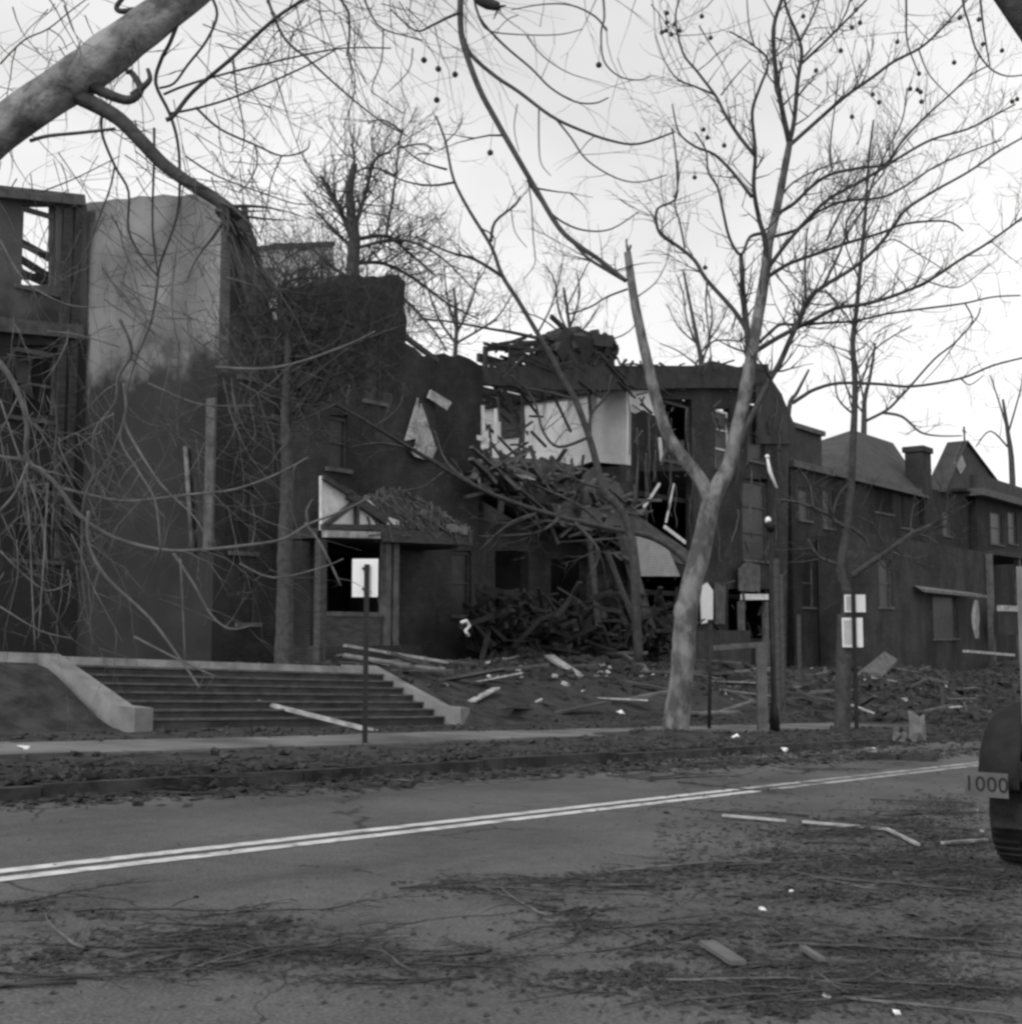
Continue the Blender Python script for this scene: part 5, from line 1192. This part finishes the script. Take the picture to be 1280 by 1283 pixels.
def wheel(x, y):
    b = MB(); vs = []; prof = [(.0, .16), (.0, .27), (.02, .335), (.06, .35), (.17, .35), (.21, .335), (.23, .27), (.23, .16)]; K = 28
    for i in range(K):
        a = 2*math.pi*i/K
        for px_, pr in prof: vs.append(tl(x+px_, y+pr*math.cos(a), .35+pr*math.sin(a)))
    m = len(prof); fs = []
    for i in range(K):
        for j in range(m): fs.append((i*m+j, i*m+(j+1) % m, ((i+1) % K)*m+(j+1) % m, ((i+1) % K)*m+j))
    b.add(vs, fs, True)
    for i in range(36):      # tread blocks
        a = 2*math.pi*i/36; c = tl(x+.115, y+.352*math.cos(a), .35+.352*math.sin(a)); b.box(c, (.085, .012, .008), RT @ Matrix.Rotation(a, 3, 'X'))
    w_ = b.build('wheel', M_tyre, truck)
    b = MB(); 
    for r_, x_ in ((.17, .03),): b.tube([tl(x+.05, y, .35), tl(x+.18, y, .35)], [.165, .165], 16)
    b.build('rim', M_metal, w_)
wheel(.02, WY); wheel(1.7, WY); wheel(.08, 4.0); wheel(1.7, 4.0)
b = MB(); tbox(b, .2, 2.0, -.14, -.04, .6, .72); b.build('rear_bumper', M_metal, truck)
for i in range(4):
    b = MB(); tbox(b, .29, .35, .02+i*.75, .1+i*.75, .8, 1.98); b.build('stake', M_carl if i == 0 else M_wood, truck)
    b = MB(); tbox(b, 1.86, 1.93, .02+i*.75, .1+i*.75, .8, 1.98); b.build('stake', M_wood, truck)
for z in (.9, 1.2, 1.5, 1.78):
    b = MB(); tbox(b, .355, .385, .0, 2.4, z, z+.2); b.build('side_board', M_wood, truck)
    b = MB(); tbox(b, .42, 1.84, .0, .03, z, z+.2); b.build('tail_board', M_wood if z != .9 else M_car, truck)
b = MB(); tbox(b, .39, .44, -.03, .0, .82, 1.5); b.build('chrome_strip', M_sign, truck)
pl_ = MB(); tbox(pl_, -.0, .27, -.27, -.262, .5, .655); plo = pl_.build('licence_plate', M_plate, truck)
cu = bpy.data.curves.new('plate_number', 'FONT'); cu.body = '1000'; cu.size = .135; cu.extrude = .001; cu.align_x = 'CENTER'; cu.align_y = 'CENTER'; cu.space_character = 1.05
to = bpy.data.objects.new('plate_number', cu); C.objects.link(to); to.parent = plo
to.matrix_local = Matrix.Translation(RT @ Vector((.135, -.274, .577))) @ (RT @ Matrix.Rotation(math.pi/2, 3, 'X')).to_4x4(); cu.materials.append(M_metal)
bpy.context.view_layer.update(); tm = bpy.data.meshes.new_from_object(to.evaluated_get(bpy.context.evaluated_depsgraph_get())); ml = to.matrix_local.copy()
bpy.data.objects.remove(to); to = bpy.data.objects.new('plate_number', tm); C.objects.link(to); to.parent = plo; to.matrix_local = ml
if not tm.materials: tm.materials.append(M_metal)
b = MB(); tbox(b, .1, .17, -.262, -.04, .56, .6); b.build('plate_bracket', M_metal, truck)
b = MB(); tbox(b, .08, .3, -.03, .0, .28, .5); b.build('mud_flap', M_tyre, truck)
b = MB(); tbox(b, .16, 1.9, 2.5, 3.7, .55, 1.25); tbox(b, .26, 1.8, 2.55, 3.6, 1.25, 1.95); b.build('cab', M_car, truck)
b = MB(); tbox(b, .45, 1.6, 2.53, 2.545, 1.35, 1.82); b.build('rear_window', M_glass, truck)
b = MB(); tbox(b, .3, 1.76, 3.72, 4.9, .6, 1.15); tbox(b, .04, .295, 3.4, 4.6, .62, .86); tbox(b, 1.765, 2.0, 3.4, 4.6, .62, .86); b.build('bonnet', M_car, truck)
for x in (.12, 1.82):
    b = MB(); b.ball(tl(x+.06, 4.65, .78), .1, 10, 8); b.build('headlight', M_lamp, truck)
b = MB(); b.tube([tl(.33, -.05, .76), tl(.33, .0, .76)], [.05, .05], 10); b.build('tail_light', M_metal, truck)

# ------------------------------------------------------------------ storm litter on the road
def branchlet(name, m, seed, L, r, kids=4, flat=.12):
    r *= 1.5
    rr = random.Random(seed); b = MB(); pts = [Vector((0, 0, r))]; d = Vector((1, 0, 0)); rad = [r]
    for i in range(7):
        d = (d+Vector((0, rr.gauss(0, .16), 0))).normalized(); pts.append(pts[-1]+d*L/7+Vector((0, 0, rr.gauss(0, .004)))); rad.append(r*(1-.1*(i+1)))
        for k_ in range(kids//3 + (rr.random() < .5)):
            dd = Vector((d.x*.6+rr.gauss(0, .4), rr.choice((-1, 1))*rr.uniform(.3, 1), rr.uniform(-.02, flat))).normalized()
            c = pts[-1]; tp = [c]; tr_ = [r*.45]; LL = L*rr.uniform(.12, .4)
            for q in range(4):
                dd = (dd+Vector((rr.gauss(0, .2), rr.gauss(0, .2), -.04))).normalized(); c = c+dd*LL/4; c.z = max(c.z, .004); tp.append(c); tr_.append(r*.45*(1-.2*(q+1)))
                if rr.random() < .5:
                    e = (dd+Vector((rr.gauss(0, .7), rr.gauss(0, .7), .02))).normalized(); b.tube([c, c+e*LL*.3, c+e*LL*.45+Vector((0, 0, -.003))], [r*.25, r*.2, r*.1], 3, False)
            b.tube(tp, tr_, 3, False)
    b.tube(pts, rad, 5)
    return b.build(name, m, None, (0, 0, 0))
src = [branchlet('fallen_branch', M_bark2, 1, 1.1, .008), branchlet('fallen_branch', M_bark2, 2, .8, .006, 6), branchlet('fallen_branch', M_bark3, 3, 1.3, .009, 5), branchlet('fallen_branch', M_bark2, 4, .6, .005, 6), branchlet('fallen_branch', M_barkl, 5, 1.0, .007, 3)]
# (photograph position, kind, turn, size)
SP = []
R3 = random.Random(77)
clusters = [(60, 1140, 60, 12, 4), (60, 1215, 70, 22, 7), (200, 1185, 110, 20, 10), (330, 1165, 80, 16, 8), (380, 1195, 90, 14, 7), (230, 1220, 50, 8, 3), (560, 1115, 60, 8, 3), (600, 1195, 60, 14, 5), (720, 1150, 70, 25, 8), (800, 1105, 70, 12, 6), (830, 1240, 90, 20, 8), (900, 1180, 80, 22, 9), (980, 1095, 90, 22, 16), (1080, 1040, 90, 18, 16), (1150, 1075, 90, 22, 16), (1180, 1110, 90, 16, 12), (1000, 1240, 140, 28, 12), (1150, 1190, 110, 30, 12), (1180, 1020, 50, 12, 8), (1100, 1245, 120, 20, 9), (160, 985, 120, 10, 12), (420, 972, 160, 8, 12), (700, 962, 160, 7, 14), (930, 950, 120, 7, 12), (520, 1230, 120, 20, 4)]
for (u, v, du, dv, k_) in clusters:
    for i in range(k_): SP.append((R3.gauss(u, du*.6), min(1290, R3.gauss(v, dv*.6))))
FBL = ['dark broken branch with side twigs lying on the road', 'small dark twiggy branch lying on the road', 'longer brown branch lying on the littered asphalt', 'tiny dark twig cluster lying on the road', 'pale grey bare branch lying on the asphalt']
FBG = ['dark branches littering the road', 'small twiggy branches littering the road', 'brown branches littering the asphalt', 'tiny twig clusters on the road', 'pale branches on the asphalt']
used = set()
for (u, v) in SP:
    if not (-60 < u < 1300): continue
    p = PG(u, v, 0 if v > 975 else .12); s, n = st(p.x, p.y)
    j = R3.choice((0, 1, 1, 2, 3, 3, 4)) if R3.random() > .3 else 1
    o = src[j] if j not in used else src[j].copy()
    if j in used: C.objects.link(o)
    used.add(j)
    big = 1.0 if v > 1000 else 1.5
    o.location = W(s, n, None, .006); o.rotation_euler = (R3.gauss(0, .04), 0, R3.gauss(0, .5)+R3.choice((0, math.pi))); sc_ = R3.uniform(.5, 1.0)*big*(.8 if v > 1120 else 1.0); o.scale = (sc_, sc_, sc_)
    tag(o, FBL[j], 'branch', FBG[j])
# pale long sticks on the road at right
for (u0, v0, u1, v1, lab) in ((905, 1023, 985, 1030, 'pale thin lath lying on the asphalt, left of two in line'), (1005, 1031, 1110, 1040, 'long pale lath lying on the asphalt, right of two in line'), (1110, 1040, 1150, 1060, 'crooked pale stick at the end of the long lath'), (1180, 1058, 1236, 1054, 'short pale stick lying just left of the truck wheel'), (1090, 1003, 1220, 1008, 'long dark lath lying on the road near the truck'), (885, 1184, 925, 1210, 'short broad piece of bark lying on the near asphalt'), (1005, 1190, 1030, 1206, 'small splinter of wood lying on the near asphalt')):
    a_ = PG(u0, v0, .02); b_ = PG(u1, v1, .02); m = M_bark2 if 'dark' in lab else (M_trim if v0 > 1100 else M_plankp)
    timber('stick', a_+Vector((0, 0, .01)), b_+Vector((0, 0, .01)), .03 if 'broad' not in lab else .07, .018, m, lab, 'stick')
# ground litter nobody could count
def litter(name, m, cnt, seed, pick, size):
    rr = random.Random(seed); b = MB()
    for i in range(cnt):
        u, v = pick(rr); p = PG(u, v, 0); s, n = st(p.x, p.y); c = W(s, n, None, .006); a = rr.uniform(0, 6.3); L = size*rr.uniform(.4, 1.5); w_ = L*rr.uniform(.12, .6)
        dx = Vector((math.cos(a)*L, math.sin(a)*L, rr.uniform(-.2, .3)*L*.5)); dy = Vector((-math.sin(a)*w_, math.cos(a)*w_, rr.uniform(0, .5)*w_))
        h = Vector((0, 0, size*.22*rr.random()))
        b.add([c-dx, c-dy, c+dx+h, c+dy+h, c-dx*.2+Vector((0, 0, .2*size))], [(0, 1, 4), (1, 2, 4), (2, 3, 4), (3, 0, 4), (0, 3, 2, 1)])
    return kind(b.build(name, m, None, (0, 0, 0)), 'stuff')
def pk1(rr):
    while True:
        u = rr.uniform(-30, 1300); v = 985+300*rr.random()**1.0
        w_ = .012
        for (cu_, cv, du, dv, k_) in clusters: w_ += .55*math.exp(-((u-cu_)/(du*1.1))**2-((v-cv)/(dv*1.2))**2)
        if u > 850 and v > 1010: w_ += .12
        if v > 1230 and u > 600: w_ += .04
        if rr.random() < w_: return u, v
litter('leaf_litter', M_litter, 5000, 5, pk1, .016)
CL = []
rc = random.Random(41)
for (cu_, cv, du, dv, k_) in clusters[:20]:
    for q_ in range(max(2, k_//2)): CL.append((rc.gauss(cu_, du*.6), rc.gauss(cv, dv*.7), rc.uniform(12, 48), rc.uniform(1.5, 6)))
def pkc(rr):
    c = rr.choice(CL)
    if c[0] < 620 and rr.random() < .6: c = rr.choice(CL[len(CL)//2:])
    return rr.gauss(c[0], c[2]), min(1300, max(968, rr.gauss(c[1], c[3])))
litter('wet_leaf_clumps', M_clump, 10000, 15, pkc, .02)
def pk2(rr):
    u = rr.uniform(-60, 1230); return u, rr.gauss(999-.047*u, 7 if u < 500 else 3.5)
litter('gutter_litter', M_litter, 5000, 6, pk2, .06)
def pk3(rr): return rr.uniform(820, 1290), rr.gauss(1075, 50)
litter('bark_litter', M_bark3, 2600, 7, pk3, .03)
